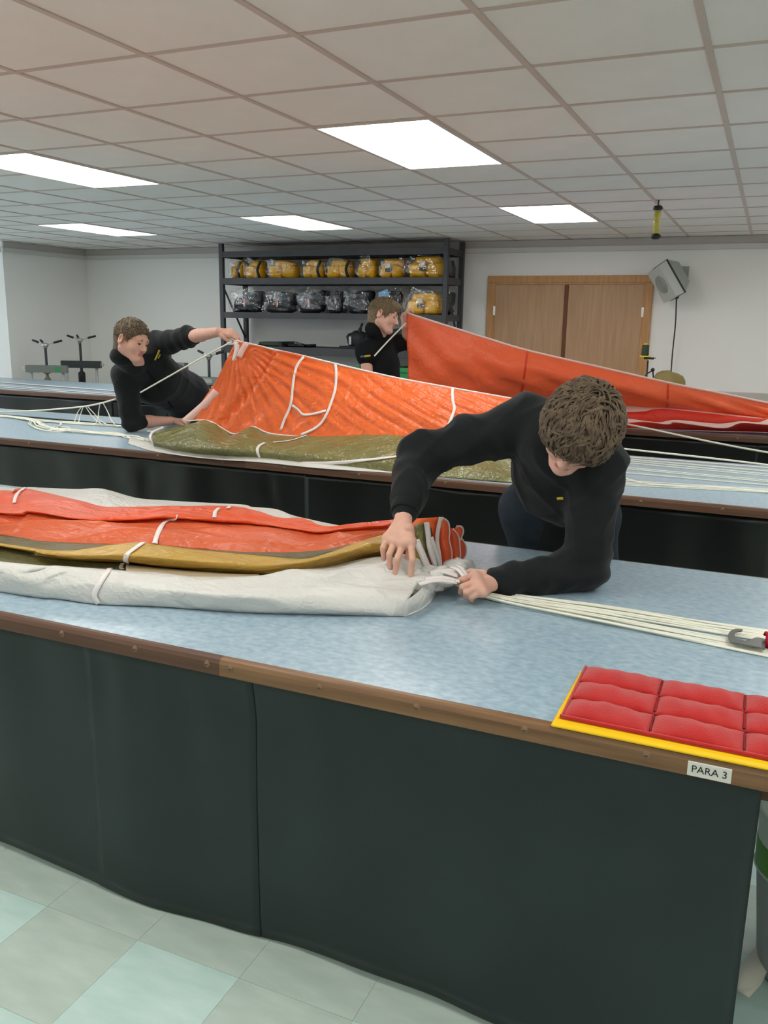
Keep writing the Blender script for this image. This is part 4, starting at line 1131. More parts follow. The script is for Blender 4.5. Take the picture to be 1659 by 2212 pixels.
# ------------------------------------------------------------------ man leaning over the middle table
def fist(wr, d, back, side, curl=1.0, k=1.0, thumb_in=True):
    """gripping hand: wrist, pointing direction, back-of-hand normal, side = direction of the thumb"""
    d = nrm(d); back = nrm(np.array(back) - d * (np.array(back) @ d)); s = nrm(np.cross(d, back)); s = s if s @ np.array(side) > 0 else -s
    wr = np.array(wr, float)
    K = [wr + (d * (.088 - .006 * abs(i - 1)) + s * (.030 - .020 * i)) * k for i in range(4)]
    fing = []
    for i, p in enumerate(K):
        L = (.044, .048, .045, .036)[i] * k; a1 = .75 * curl; a2 = 1.75 * curl; a3 = 2.6 * curl
        q1 = p + (d * math.cos(a1) - back * math.sin(a1)) * L
        q2 = q1 + (d * math.cos(a2) - back * math.sin(a2)) * L * .62
        q3 = q2 + (d * math.cos(a3) - back * math.sin(a3)) * L * .45
        fing.append(([p, q1, q2, q3], [r * k for r in (.0105, .0098, .0090, .0078)]))
    b = wr + (d * .030 + s * .030 - back * .008) * k
    fing.append(([b, b + (d * .036 + s * .012 - back * .018) * k, b + (d * .066 + s * .002 - back * .030) * k], [r * k for r in (.0145, .0112, .0088)]))
    return palm_fan(wr, K, .0165 * k), fing

p1 = person('person', 'person in black zip fleece leaning over the middle table, lifting the orange canopy', (-3.75, 5.45, 0))
H1 = Head(AY(284, 737, 4.52), .90 * CR - .36 * CF - .36 * CU, .88 * CU - .34 * CR + .12 * CF, 1.12)
nb1 = AY(300, 802, 4.72)
shR1 = AY(270, 812, 4.66); shL1 = AY(340, 745, 4.86)
elR1 = AZ(284, 912, .845); wrR1 = AZ(368, 909, .835)
elL1 = AY(405, 729, 4.80); wrL1 = AY(470, 717, 4.66)
pel1 = np.array([-4.00, 5.38, .88]); chest1 = (shL1 + shR1) / 2 + (-.02, .14, -.13)
hipL1 = pel1 + (.10, .03, -.05); hipR1 = pel1 + (-.10, .03, -.05)
knL1, knR1 = np.array([-3.86, 5.52, .48]), np.array([-4.14, 5.50, .48]); anL1, anR1 = np.array([-3.84, 5.66, .10]), np.array([-4.16, 5.64, .10])
pm, fg = fist(wrL1, CR * 1 - CU * .10 - CF * .05, CU * .8 - CF * .6, -CF, .62, 1.05)
vLa, fLa = arm_solid(elL1, wrL1, pm, fg, .047, .030, .0032)
pm, fg = fist(wrR1, CR * .95 + CF * .35, CU, -CF, .85, 1.05)
vRa, fRa = arm_solid(elR1, wrR1, pm, fg, .047, .030, .0032)
vh, fh, mh = head_solid(H1, nb1, .0036)
tb, tf = cloth_solid([(pel1, chest1, .12, .135, .05, (CF * (1, 1, 0), 1.2)), (shL1, shR1, .055, .055, .05), (chest1, nb1, .09, .06, .05), (shL1, elL1, .048, .044, .03), (shR1, elR1, .048, .044, .03)]
                     + lower_body(hipL1, hipR1, knL1, knR1, anL1, anR1, pel1 + (0, 0, .08)), .015)
V, F = join((vh, fh), (vLa, fLa), (vRa, fRa), (tb, tf))
mesh('body', V, F, ['skin', 'lip', 'eye'], p1, smooth=True, midx=np.r_[mh, np.zeros(len(F) - len(mh), int)])
brow_mesh(H1).build('eyebrows', 'hair_short', p1)
slL = elL1 * .86 + wrL1 * .14; slR = elR1 * .80 + wrR1 * .20
fw1 = nrm(np.array([-.1, -.95, .25]))
fl1 = [(pel1 + (0, 0, -.04), pel1 + (0, -.05, .10), .165, .165, .05, (fw1, 1.15)), (pel1 + (0, -.05, .10), chest1, .165, .185, .07, (fw1, 1.1)),
       (chest1, (shL1 + shR1) / 2, .16, .12, .06), (shL1, shR1, .090, .090, .06), ((shL1 + shR1) / 2, nb1, .11, .080, .05),
       (nb1 + (-.01, .03, -.02), H1.w(0, -.05, -.10), .080, .068, .03), (nb1, nb1 * .62 + H1.w(0, .02, -.11) * .38, .075, .058, .03),
       (shL1, elL1, .086, .074, .04), (elL1, slL, .074, .066, .02), (shR1, elR1, .092, .070, .04), (elR1, slR, .070, .060, .02)]
V, F = cloth_solid(fl1, .009)
V = folds(V, F, .012, 14, 15, [(elL1, elL1 - shL1, .13, .006, 75), (elR1, elR1 - shR1, .11, .006, 80), (shL1, elL1 - shL1, .10, .006, 70)])
V[:, 2] = np.where((V[:, 1] < 5.30) & (V[:, 2] < .784), .784, V[:, 2])
f1 = mesh('fleece', V, F, 'fleece_black', p1, smooth=True)
bv = bvh_of(f1)
tape_on('chest_logo', bv, [(334, 778), (339, 768), (345, 756)], .013, 'badge_yellow', f1, 8, .002)
tape_on('chest_logo', bv, [(341, 774), (344, 769), (346, 765)], .010, 'badge_yellow', f1, 6, .002)
tape_on('zip', bv, [(318, 800), (345, 838), (372, 880)], .012, 'polo_black', f1, 10, .002)
V, F = cloth_solid(lower_body(hipL1, hipR1, knL1, knR1, anL1 + (0, 0, -.03), anR1 + (0, 0, -.03), pel1 + (0, 0, .06), grow=.016), .012)
mesh('trousers', folds(V, F, .005, 18, 19), F, 'polo_black', p1, smooth=True)
boots(None, anL1, (.1, -1, 0), p1); boots(None, anR1, (-.1, -1, 0), p1)
V, F = hair_shell(H1, .008, (1.25, -.040), seed=6, amp=.003, freq=150, res=.0036)
mesh('hair', *join((V, F), hair_clumps(H1, 700, .020, .0028, .008, (.01, -.06, .11), (1.25, -.036), 14, lift=.004, down=.2, spread=.5)), 'hair_short', p1, smooth=True)

# ------------------------------------------------------------------ man standing between middle and far table
p2 = person('person', 'person with short fair hair in black polo shirt holding up the red canopy', (-2.70, 6.05, 0))
H2 = Head(AY(829, 684, 5.95), .93 * CR - .22 * CF - .30 * CU, .92 * CU + .24 * CR, 1.06)
nb2 = AY(815, 738, 6.02)
shR2 = AY(790, 757, 5.90); shL2 = AY(846, 742, 6.17)
elR2 = AY(794, 824, 5.86); wrR2 = AY(812, 890, 5.80)
elL2 = AY(893, 716, 6.22); wrL2 = AY(879, 699, 6.16)
pel2 = np.array([-2.70, 6.05, .93]); chest2 = (shL2 + shR2) / 2 + (0, .02, -.14)
hipL2 = pel2 + (.09, .05, -.05); hipR2 = pel2 + (-.06, -.08, -.05)
knL2, knR2 = np.array([-2.60, 6.12, .50]), np.array([-2.72, 5.92, .50]); anL2, anR2 = np.array([-2.62, 6.16, .10]), np.array([-2.76, 5.92, .10])
elL2 = AY(886, 738, 6.22); wrL2 = AY(875, 706, 6.15)
pm, fg = fist(wrL2, CU * .9 - CR * .1, -CR * .9 - CF * .3, -CF, .9, 1.0)
pm = [(a, b, r * .95) for a, b, r in pm]
vLa, fLa = arm_solid(elL2, wrL2, pm, fg, .046, .029, .0034)
pm, fg = fist(wrR2, CR * .5 - CU * .8, -CF, CR, .7, 1.0)
vRa, fRa = arm_solid(elR2, wrR2, pm, fg, .044, .029, .004)
vh, fh, mh = head_solid(H2, nb2, .0036)
tb, tf = cloth_solid([(pel2, chest2, .12, .125, .05, (CR * (1, 1, 0), 1.0)), (shL2, shR2, .05, .05, .05), (chest2, nb2, .09, .06, .05), (shL2, elL2, .05, .046, .03), (shR2, elR2, .048, .044, .03)]
                     + lower_body(hipL2, hipR2, knL2, knR2, anL2, anR2, pel2 + (0, 0, .08)), .014)
V, F = join((vh, fh), (vLa, fLa), (vRa, fRa), (tb, tf))
mesh('body', V, F, ['skin', 'lip', 'eye'], p2, smooth=True, midx=np.r_[mh, np.zeros(len(F) - len(mh), int)])
brow_mesh(H2).build('eyebrows', 'hair_fair', p2)
sR = shR2 * .78 + elR2 * .22; sL = shL2 * .45 + elL2 * .55
po = [(pel2 + (0, 0, -.06), pel2 + (0, 0, .12), .140, .138, .05), (pel2 + (0, 0, .12), chest2, .138, .150, .06), (chest2, (shL2 + shR2) / 2, .135, .11, .05),
      (shL2, shR2, .074, .074, .05), ((shL2 + shR2) / 2, nb2, .085, .074, .04), (nb2, H2.w(0, -.045, -.105), .072, .066, .012),
      (shR2, sR, .076, .072, .04), (shL2, sL, .072, .066, .04)]
V, F = cloth_solid(po, .009)
pv = mesh('polo_shirt', folds(V, F, .006, 17, 25), F, 'polo_black', p2, smooth=True)
bv = bvh_of(pv)
tape_on('sleeve_flash', bv, [(787, 770), (794, 769), (800, 768)], .014, 'badge_yellow', pv, 6, .002)
tape_on('sleeve_flash', bv, [(779, 771), (782, 770), (786, 770)], .014, 'badge_blue', pv, 5, .002)
V, F = cloth_solid(lower_body(hipL2, hipR2, knL2, knR2, anL2 + (0, 0, -.03), anR2 + (0, 0, -.03), pel2 + (0, 0, .06), grow=.016), .012)
mesh('trousers', folds(V, F, .005, 18, 29), F, 'polo_black', p2, smooth=True)
boots(None, anL2, (1, .4, 0), p2); boots(None, anR2, (1, .4, 0), p2)
V, F = hair_shell(H2, .010, (1.15, -.040), seed=9, amp=.003, freq=120, res=.0036, front=.006)
mesh('hair', *join((V, F), hair_clumps(H2, 600, .035, .0032, .009, (.01, -.06, .11), (1.15, -.034), 24, lift=.005, down=.25, spread=.35)), 'hair_fair', p2, smooth=True)
# ================================================================== PARACHUTE ON THE NEAR TABLE
def ext(P, dx=-2.2):
    """carry a rail on to the left, beyond the picture"""
    P = [np.array(p, float) for p in P]; d = P[0] - P[1]
    return [P[0] + (dx, 0.02 * dx, 0), P[0] + (dx * .5, 0.01 * dx, 0)] + P

def gore(name, rails, m, parent, nu, ns, amp=.008, freq=26, seed=1, stretch=(.35, 1, 1), bulge=0.0, zmin=None, ripple=0, fold=None, creased=.5):
    G = loft_grid(rails, nu, ns); N = grid_normals(G)
    if N[..., 2].mean() < 0 and abs(N[..., 2].mean()) > .2 or (abs(N[..., 2].mean()) <= .2 and (N @ CF).mean() > 0): N = -N
    P = G.reshape(-1, 3)
    s = np.linspace(0, 1, ns)[None, :]; u = np.linspace(0, 1, nu)[:, None]
    env = np.sin(np.pi * s) ** .5 * (.25 + .75 * np.minimum(1, 1))
    d = amp * (wob(P * np.array(stretch), freq, seed) * .8 + (crease(P, freq * .9, seed + 2, stretch) - .35) * 2.0 * creased).reshape(nu, ns)
    d = d * env + bulge * np.sin(np.pi * s)
    if fold is not None: d = d + fold(u, s, G)
    G = G + N * d[..., None]
    if zmin is not None: G[..., 2] = np.maximum(G[..., 2], zmin)
    return grid_mesh(name, G, m, parent)

def long_folds(u, s, G, n, amp, seed):
    """soft folds that run along the pile, wandering and sharpening to ridges"""
    x = G[..., 0]
    w = n * s + .45 * np.sin(x * 3.1 + seed) + .25 * np.sin(x * 7.3 + 2 * seed) + .12 * np.sin(x * 17 + seed)
    r = 1 - np.abs(np.sin(np.pi * w)) ** .8
    return amp * (r - .4) * np.sin(np.pi * s) ** .5 * (1 + .5 * np.sin(x * 4.4 + seed * 1.7))

c3 = thing('parachute', (-1.5, 2.25, TZ), 'gathered parachute in orange, gold, olive and white on the nearest table', 'parachute')
Z = lambda pts, z: [AZ(x, y, z if np.isscalar(z) else z[i]) for i, (x, y) in enumerate(pts)]
wf_bot = Z([(0, 1278), (127, 1294), (211, 1305), (350, 1311), (527, 1323), (700, 1328), (800, 1330), (874, 1331)], .783)
wf_low = Z([(0, 1262), (127, 1277), (211, 1287), (350, 1296), (527, 1308), (700, 1312), (800, 1312), (878, 1310)], .808)
wf_mid = Z([(0, 1237), (127, 1249), (211, 1258), (350, 1268), (527, 1281), (700, 1277), (800, 1272), (890, 1276)], .842)
wf_top = Z([(0, 1217), (127, 1225), (236, 1229), (337, 1239), (422, 1246), (560, 1247), (633, 1232), (720, 1225), (815, 1209), (870, 1215), (912, 1236)], [.862, .862, .866, .862, .858, .856, .864, .866, .864, .858, .852])
wf_in = Z([(0, 1214), (127, 1222), (236, 1226), (337, 1236), (422, 1243), (560, 1244), (633, 1229), (720, 1221), (815, 1205), (870, 1208), (908, 1224)], .835)
g_bot = Z([(0, 1181), (84, 1201), (169, 1212), (270, 1217), (363, 1227), (489, 1237), (570, 1240), (650, 1236), (720, 1222), (800, 1205), (850, 1200)], .842)
g_mid = Z([(0, 1177), (84, 1193), (169, 1200), (270, 1198), (363, 1205), (489, 1215), (570, 1219), (660, 1212), (720, 1200), (800, 1180), (870, 1180)], [.86, .872, .885, .892, .89, .884, .88, .884, .892, .90, .89])
g_top = Z([(0, 1173), (127, 1189), (200, 1183), (240, 1177), (312, 1173), (422, 1187), (570, 1201), (650, 1207), (700, 1197), (770, 1172), (832, 1153)], [.862, .872, .884, .89, .892, .886, .876, .872, .882, .894, .902])
o_bot = Z([(0, 1154), (84, 1168), (211, 1174), (333, 1177), (443, 1187), (548, 1194), (640, 1192), (700, 1188), (770, 1172), (830, 1160)], [.862, .862, .862, .86, .858, .856, .858, .868, .88, .885])
o_low = Z([(0, 1128), (84, 1138), (211, 1147), (333, 1146), (443, 1154), (548, 1163), (640, 1166), (700, 1168), (770, 1156), (836, 1150)], [.89, .89, .885, .89, .89, .885, .88, .882, .89, .90])
o_mid = Z([(0, 1106), (84, 1106), (190, 1121), (300, 1122), (380, 1117), (480, 1125), (560, 1130), (640, 1142), (700, 1150), (770, 1142), (845, 1136)], [.90, .905, .893, .888, .902, .895, .892, .884, .886, .892, .905])
o_top = Z([(0, 1058), (55, 1055), (169, 1080), (228, 1096), (300, 1097), (380, 1095), (494, 1096), (591, 1119), (645, 1123), (700, 1138), (760, 1131), (848, 1122), (905, 1116)], [.885, .892, .872, .862, .862, .866, .872, .86, .862, .864, .886, .905, .915])
o_back = [p + np.array([-.01, .06, -.05]) for p in o_top]
wb_front = [p + np.array([0, .01, -.02]) for p in o_top[:11]]
wb_top = Z([(0, 1051), (60, 1052), (105, 1054), (165, 1057), (219, 1056), (295, 1075), (367, 1080), (450, 1085), (527, 1090), (544, 1095), (595, 1100), (633, 1114), (700, 1129), (745, 1137)], [.80, .805, .815, .825, .84, .825, .82, .815, .815, .82, .83, .815, .80, .79])
wb_bk = [np.array([p[0], min(p[1] + .03, 2.85), .782]) for p in wb_top]
gore('gore', [ext(wf_bot), ext(wf_low), ext(wf_mid), ext(wf_top), ext(wf_in)], 'nylon_white', c3, 360, 40, .010, 14, 41, (.4, 1.2, 1), zmin=.7815, creased=.8, fold=lambda u, s, G: long_folds(u, s, G, 2.0, .006, 7))
gore('gore', [ext(wf_in), ext(g_bot)], 'nylon_moss', c3, 160, 8, .004, 20, 42)
bs = Z([(272, 1219), (363, 1229), (489, 1239), (560, 1241)], .846); bs2 = Z([(272, 1234), (350, 1243), (430, 1247), (560, 1247)], .850)
gore('gore', [bs, bs2], 'nylon_beige', c3, 50, 6, .002, 20, 43)
gore('gore', [ext(g_bot), ext(g_mid), ext(g_top)], 'nylon_gold', c3, 320, 28, .009, 15, 44, creased=.8, fold=lambda u, s, G: long_folds(u, s, G, 1.5, .006, 9))
gore('gore', [ext(g_top), ext(o_bot)], 'nylon_moss', c3, 160, 8, .005, 18, 45)
gore('gore', [ext(o_bot), ext(o_low), ext(o_mid)], 'nylon_coral', c3, 340, 34, .011, 14, 46, creased=.8, fold=lambda u, s, G: long_folds(u, s, G, 1.6, .011, 3))
o_lip = [p + np.array([0, -.035, .012]) for p in o_mid]
gore('gore', [ext([p + np.array([0, .01, -.012]) for p in o_lip]), ext(o_lip), ext([a * .5 + b * .5 + np.array([0, 0, .006]) for a, b in zip(catmull(o_mid, 12), catmull(o_top, 12))]), ext(o_top), ext(o_back)], 'nylon_flame', c3, 340, 44, .012, 13, 47, creased=.8, fold=lambda u, s, G: long_folds(u, s, G, 2.6, .012, 5))
gore('gore', [ext(wb_front), ext(wb_top), ext(wb_bk)], 'nylon_white', c3, 220, 16, .005, 18, 48, zmin=.7815)
bv3 = bvh_of(*[o for o in c3.children])
# inner lining that closes the pile underneath
def seam(pts, w=.013, m='tape', n=22, par=c3, b=None, lift=.003): return tape_on('reinforcing_tape', b or bv3, pts, w, m, par, n, lift)
seam([(238, 1229), (225, 1248), (211, 1270), (205, 1287), (214, 1303)], .016)
seam([(310, 1174), (290, 1188), (272, 1203), (276, 1218)], .015)
seam([(266, 1219), (262, 1226), (264, 1232)], .012)
seam([(384, 1117), (356, 1130), (343, 1150), (334, 1176)], .016)
seam([(473, 1099), (465, 1108), (463, 1120)], .013)
seam([(496, 1096), (492, 1100)], .013, n=6)
seam([(55, 1055), (42, 1063), (34, 1075), (31, 1088)], .012)
# gathered skirt of the canopy at the right end: separate folds with taped edges
def leafy(name, left, right, m, bulge, seed, edge=True, ns=10, nu=28, depth_in=None):
    o = gore(name, [left, [(a + b) / 2 - CF * bulge for a, b in zip(catmull(left, 9), catmull(right, 9))], right], m, c3, nu, ns, .003, 34, seed, (1, 1, 1))
    if edge: MB().tube(catmull(right, 26), .0030, 6).build('edge_tape', 'tape', o)
    return o
Yq = lambda pts, Y: [AY(x, y, Y + (0 if len(p) < 1 else p[0])) for x, y, *p in pts]
leafy('skirt_fold', Yq([(850, 1122, .05), (852, 1150, .0), (866, 1190), (880, 1215)], 2.48), Yq([(953, 1117), (948, 1145), (944, 1168), (948, 1195), (951, 1222)], 2.50), 'nylon_orange', .03, 61, False)
leafy('skirt_fold', Yq([(944, 1118), (943, 1160), (950, 1222)], 2.50), Yq([(955, 1118), (968, 1128), (971, 1150), (970, 1165), (976, 1195), (973, 1222)], 2.52), 'nylon_red', .03, 62)
leafy('skirt_fold', Yq([(966, 1140), (968, 1175), (972, 1222)], 2.54), Yq([(978, 1142), (990, 1158), (993, 1180), (994, 1203), (988, 1221)], 2.55), 'nylon_red', .03, 63)
leafy('skirt_fold', Yq([(976, 1148), (981, 1158), (990, 1170)], 2.58), Yq([(986, 1137), (997, 1138), (1001, 1148), (997, 1160), (991, 1176)], 2.58), 'nylon_red', .015, 64)
leafy('skirt_fold', Yq([(984, 1165), (986, 1195), (985, 1222)], 2.59), Yq([(997, 1163), (1006, 1178), (1006, 1198), (998, 1210), (990, 1222)], 2.60), 'nylon_red', .025, 65)
leafy('skirt_fold', Yq([(896, 1133), (893, 1165), (905, 1200), (918, 1226)], 2.44), Yq([(918, 1129), (921, 1165), (925, 1195), (930, 1228)], 2.44), 'nylon_olive', .015, 66, False)
leafy('skirt_fold', Yq([(916, 1131), (924, 1165), (934, 1224)], 2.47), Yq([(932, 1140), (938, 1170), (944, 1200), (948, 1224)], 2.48), 'nylon_moss', .012, 67, False)
leafy('skirt_fold', Yq([(868, 1165, .02), (880, 1200), (895, 1228)], 2.40), Yq([(899, 1170), (906, 1195), (911, 1234)], 2.40), 'nylon_gold', .012, 68, False)
def band(pts, w, name='skirt_tape', up=None, m='tape'):
    P = catmull(pts, 22); N = np.tile(-CF if up is None else nrm(up), (22, 1)); return ribbon(name, P, N, w, m, c3, .002)
band(Yq([(953, 1117), (947, 1140), (944, 1168), (949, 1200), (951, 1224)], 2.485), .013)
band(Yq([(921, 1128), (925, 1155), (928, 1182), (936, 1208), (941, 1236)], 2.43), .016)
band(Yq([(899, 1166), (909, 1190), (919, 1214), (930, 1238)], 2.39), .021)
band(Yq([(931, 1160), (940, 1190), (950, 1220), (956, 1236)], 2.45), .014)
band(Yq([(926, 1180), (933, 1205), (946, 1236)], 2.42), .012)
# folded white hem at the front corner
hem_o = Yq([(876, 1331), (905, 1318), (925, 1303), (938, 1285), (945, 1272)], 2.06)
hem_o = Z([(874, 1331), (905, 1318), (925, 1303), (938, 1285), (946, 1270)], .783)
hem_i = Z([(879, 1296), (895, 1285), (912, 1270), (925, 1258), (936, 1246)], [.835, .835, .84, .845, .85])
gore('skirt_fold', [hem_o, [(a + b) / 2 + np.array([.012, -.01, .008]) for a, b in zip(hem_o, hem_i)], hem_i], 'nylon_white', c3, 40, 12, .004, 40, 71, (1, 1, 1), zmin=.782)
band(Z([(875, 1330), (877, 1312), (881, 1294)], [.785, .815, .84]), .012)
MB().tube(catmull(hem_o, 24), .0028, 6).build('edge_tape', 'tape', c3)
# puckered white cloth and line attachments between the folds and the hand
rr = np.random.default_rng(77)
grip = AZ(1003, 1262, .815)
for k in range(9):
    a = AZ(905 + 6 * k, 1246 + rr.uniform(-14, 14), .85 - .004 * k); mid = (a + grip) / 2 + np.array([rr.uniform(-.01, .01), rr.uniform(-.012, .012), rr.uniform(-.004, .012)])
    cordline('line_attachment', [a, mid, grip + rr.normal(size=3) * .006], .0026 + .0012 * (k % 3 == 0), 'cord', c3, 14)
for k, (x0, y0, x1, y1, w) in enumerate([(928, 1238, 990, 1245, .015), (918, 1252, 992, 1256, .012), (950, 1236, 996, 1240, .012), (905, 1262, 985, 1258, .013), (975, 1226, 1004, 1248, .012), (988, 1222, 1008, 1248, .012)]):
    a = AZ(x0, y0, .855); b = AZ(x1, y1, .845 if k < 4 else .85)
    band([a, (a + b) / 2 + np.array([0, 0, .008]), b], w, 'line_tab', CU - CF)
def pucker(x, y, z, sx, sy, sz, seed):
    v, f = lump((0, 0, 0), (1, 1, 1), seed, 20, .1, .8); P = np.array(v)
    P = P * (1 + .35 * (crease(P, 3.5, seed) - .3) + .12 * wob(P, 3, seed))[:, None]
    P = P * np.array([sx, sy, sz]) + AZ(x, y, z); P[:, 2] = np.maximum(P[:, 2], .782)
    mesh('gathered_hem', P, f, 'nylon_white', c3, smooth=True)
pucker(932, 1250, .828, .050, .06, .034, 81); pucker(905, 1262, .822, .055, .06, .036, 82); pucker(958, 1246, .825, .04, .06, .03, 83); pucker(985, 1232, .815, .04, .06, .036, 84); pucker(1003, 1228, .805, .03, .05, .028, 85)
pucker(868, 1228, .85, .06, .07, .03, 86)
# suspension lines running off to the right
for k in range(22):
    t = k / 21; up = t < .55
    a = AZ(1045 + 16 * t, 1274 + 20 * t + rr.uniform(-1, 1), .792 + .006 * math.sin(k * 2.3))
    if up: y2 = 1362 + 24 * (t / .55)
    else: y2 = 1392 + 26 * ((t - .55) / .45)
    b = AZ(1659, y2, .784); e = b + (b - a) * .45
    m = a * .55 + b * .45 + np.array([rr.uniform(-.004, .004), rr.uniform(-.006, .006) + (.004 if up else -.004), 0]); m[2] = .7845 + .003 * (k % 3)
    e[2] = .7845
    cordline('suspension_line', [grip, a, m, b, e], .0030, 'cord', c3, 36, 5)

# hook knife with red cord
kn3 = thing('hook_knife', AZ(1600, 1382, .79), 'grey hook-shaped line cutter with red cord wound on its handle', 'knife')
zk = .797
ho = [(1637, 1371), (1625, 1369), (1608, 1366), (1602, 1364), (1604, 1362), (1601, 1361), (1590, 1362), (1580, 1366), (1574, 1373), (1573, 1381), (1577, 1388), (1588, 1391), (1605, 1394), (1622, 1397), (1633, 1397), (1637, 1385), (1628, 1384), (1622, 1388), (1610, 1387), (1597, 1383), (1588, 1377), (1587, 1371), (1592, 1367), (1597, 1367)]
outer = [(1604, 1362), (1590, 1361), (1579, 1365), (1573, 1373), (1573, 1382), (1578, 1389), (1590, 1392), (1608, 1395), (1634, 1400), (1652, 1404)]
inner = [(1601, 1366), (1593, 1366), (1588, 1369), (1586, 1374), (1587, 1379), (1592, 1382), (1602, 1385), (1614, 1387), (1634, 1380), (1656, 1384)]
O = [AZ(x, y, zk) for x, y in outer]; I = [AZ(x, y, zk) for x, y in inner]
O = catmull(O, 40); I = catmull(I, 40)
G = np.stack([O, O + [0, 0, .004], I + [0, 0, .004], I, O], 1)
bl = grid_mesh('blade', G, 'knife_steel', kn3, 0); bl.data.polygons.foreach_set('use_smooth', [False] * len(bl.data.polygons))
cc = AZ(1650, 1385, .80); rr2 = np.random.default_rng(5)
for k in range(7):
    a0 = rr2.uniform(0, 6.28); tilt = rr2.uniform(-.5, .5)
    off = np.array([.006 * (k - 3) * .7 + .006, .002 * (k % 3), 0])
    P = [cc + off + np.array([.010 * math.cos(a) * tilt + .012 * (a / 6.28), .019 * math.cos(a), .016 * math.sin(a) + .004]) for a in np.linspace(a0, a0 + 6.28, 15)]
    P = [np.array([p[0], p[1], max(p[2], .786)]) for p in P]
    MB().tube(P, .0042, 6).build('cord_wrap', 'paracord_red', kn3)
MB().tube(catmull([cc + (.02, 0, -.008), cc + (.07, .02, -.012), cc + (.12, -.01, -.012)], 12), .004, 6).build('cord_tail', 'paracord_red', kn3)

# yellow board and red quilted weight bag
x0b, x1b, y0b, y1b = -.318, .46, 1.550, 1.842
yb = thing('yellow_board', (.06, 1.7, TZ), 'thin yellow board lying at the table edge under the red bag', 'board')
MB().box(x0b, x1b, y0b, y1b, TZ + .002, TZ + .008, .002).build('panel', 'board_yellow', yb)
MB().box(x1b - .09, x1b - .03, 1.66, 1.74, TZ + .008, TZ + .0085).build('hand_slot_mark', 'ink', yb)
wbag = thing('weight_bag', (.07, 1.7, TZ + .008), 'red quilted weight bag of three rows of pockets on the yellow board', 'weight bag')
c00 = AZ(1214, 1546, .794); c01 = AZ(1266, 1434, .798)
ux = np.array([1, -.012, 0]); uy = nrm((c01 - c00) * (1, 1, 0)); Ly = np.linalg.norm((c01 - c00)[:2])
colw = .168; rows = 3; zb0 = TZ + .0085
def pocket(i, j):
    nu, ns = 22, 14; W = colw; Hh = Ly / rows
    s, t = np.meshgrid(np.linspace(0, 1, nu), np.linspace(0, 1, ns), indexing='ij')
    hgt = .018 * (np.clip(np.sin(np.pi * s), 0, 1) ** .45) * (np.clip(np.sin(np.pi * t), 0, 1) ** .55) + .003
    base = c00[None, None] + ux * ((i + s) * W)[..., None] + uy * ((j + t) * Hh)[..., None]
    base = base + np.stack([np.zeros_like(s), .003 * np.sin(6 * (i + s) + j), 0 * s], 2)
    P = base.copy(); P[..., 2] = zb0 + hgt * (1 + .10 * np.sin(9 * s + 3 * i + j) * np.sin(5 * t + j)) + .001 * np.sin(23 * s + 5 * t)
    return P
for i in range(4):
    for j in range(rows):
        G = pocket(i, j); B = G.copy(); B[..., 2] = zb0
        o = grid_mesh('pocket', G, 'felt_red', wbag, .0025)
for j in range(1, rows):
    p0 = c00 + uy * Ly * j / rows; P = [p0 + ux * t for t in np.linspace(.0, 4 * colw, 24)]
    MB().tube([np.array([p[0], p[1] + .0015 * math.sin(k), zb0 + .004]) for k, p in enumerate(P)], .0016, 5).build('seam', 'felt_seam', wbag)
for i in range(1, 4):
    for j in range(rows):
        p0 = c00 + ux * colw * i; w = .003 if j != 1 else .005
        P = [p0 + uy * Ly * (j + t) / rows for t in np.linspace(.12, .88, 8)]
        ribbon('seam', [np.array([p[0], p[1], zb0 + .0055]) for p in P], np.tile([0, 0, 1.], (8, 1)), w, 'felt_seam', wbag, .001)
MB().tube([np.array([*(c00 + ux * t)[:2], zb0 + .004]) for t in np.linspace(-.004, 4 * colw, 30)], .0045, 6).build('hem', 'felt_red', wbag)
MB().tube([np.array([*(c00 + uy * t)[:2], zb0 + .004]) for t in np.linspace(-.002, Ly, 20)], .0030, 6).build('hem', 'felt_red', wbag)

# table number sign
sg = thing('table_sign', (-.022, 1.55, .757), 'small white sign reading PARA 3 on the wooden table edge', 'sign')
MB().box(-.0605, .0155, 1.5478, 1.5502, .7425, .7715, .0010).build('plate', 'sign_white', sg)
cu = bpy.data.curves.new('lettering', 'FONT'); cu.body = 'PARA 3'; cu.size = .0195; cu.extrude = .0003; cu.align_x = 'CENTER'; cu.align_y = 'CENTER'
to = bpy.data.objects.new('lettering', cu); COL.objects.link(to)
to.rotation_euler = (math.pi / 2, 0, 0); bpy.context.view_layer.update()
me = bpy.data.meshes.new_from_object(to.evaluated_get(bpy.context.evaluated_depsgraph_get()))
me.transform(Matrix.Rotation(math.pi / 2, 4, 'X')); me.transform(Matrix.Translation((-.0225, 1.5475, .757)))
bpy.data.objects.remove(to); me.materials.clear(); me.materials.append(MATS['ink']); obj('lettering', me, sg)

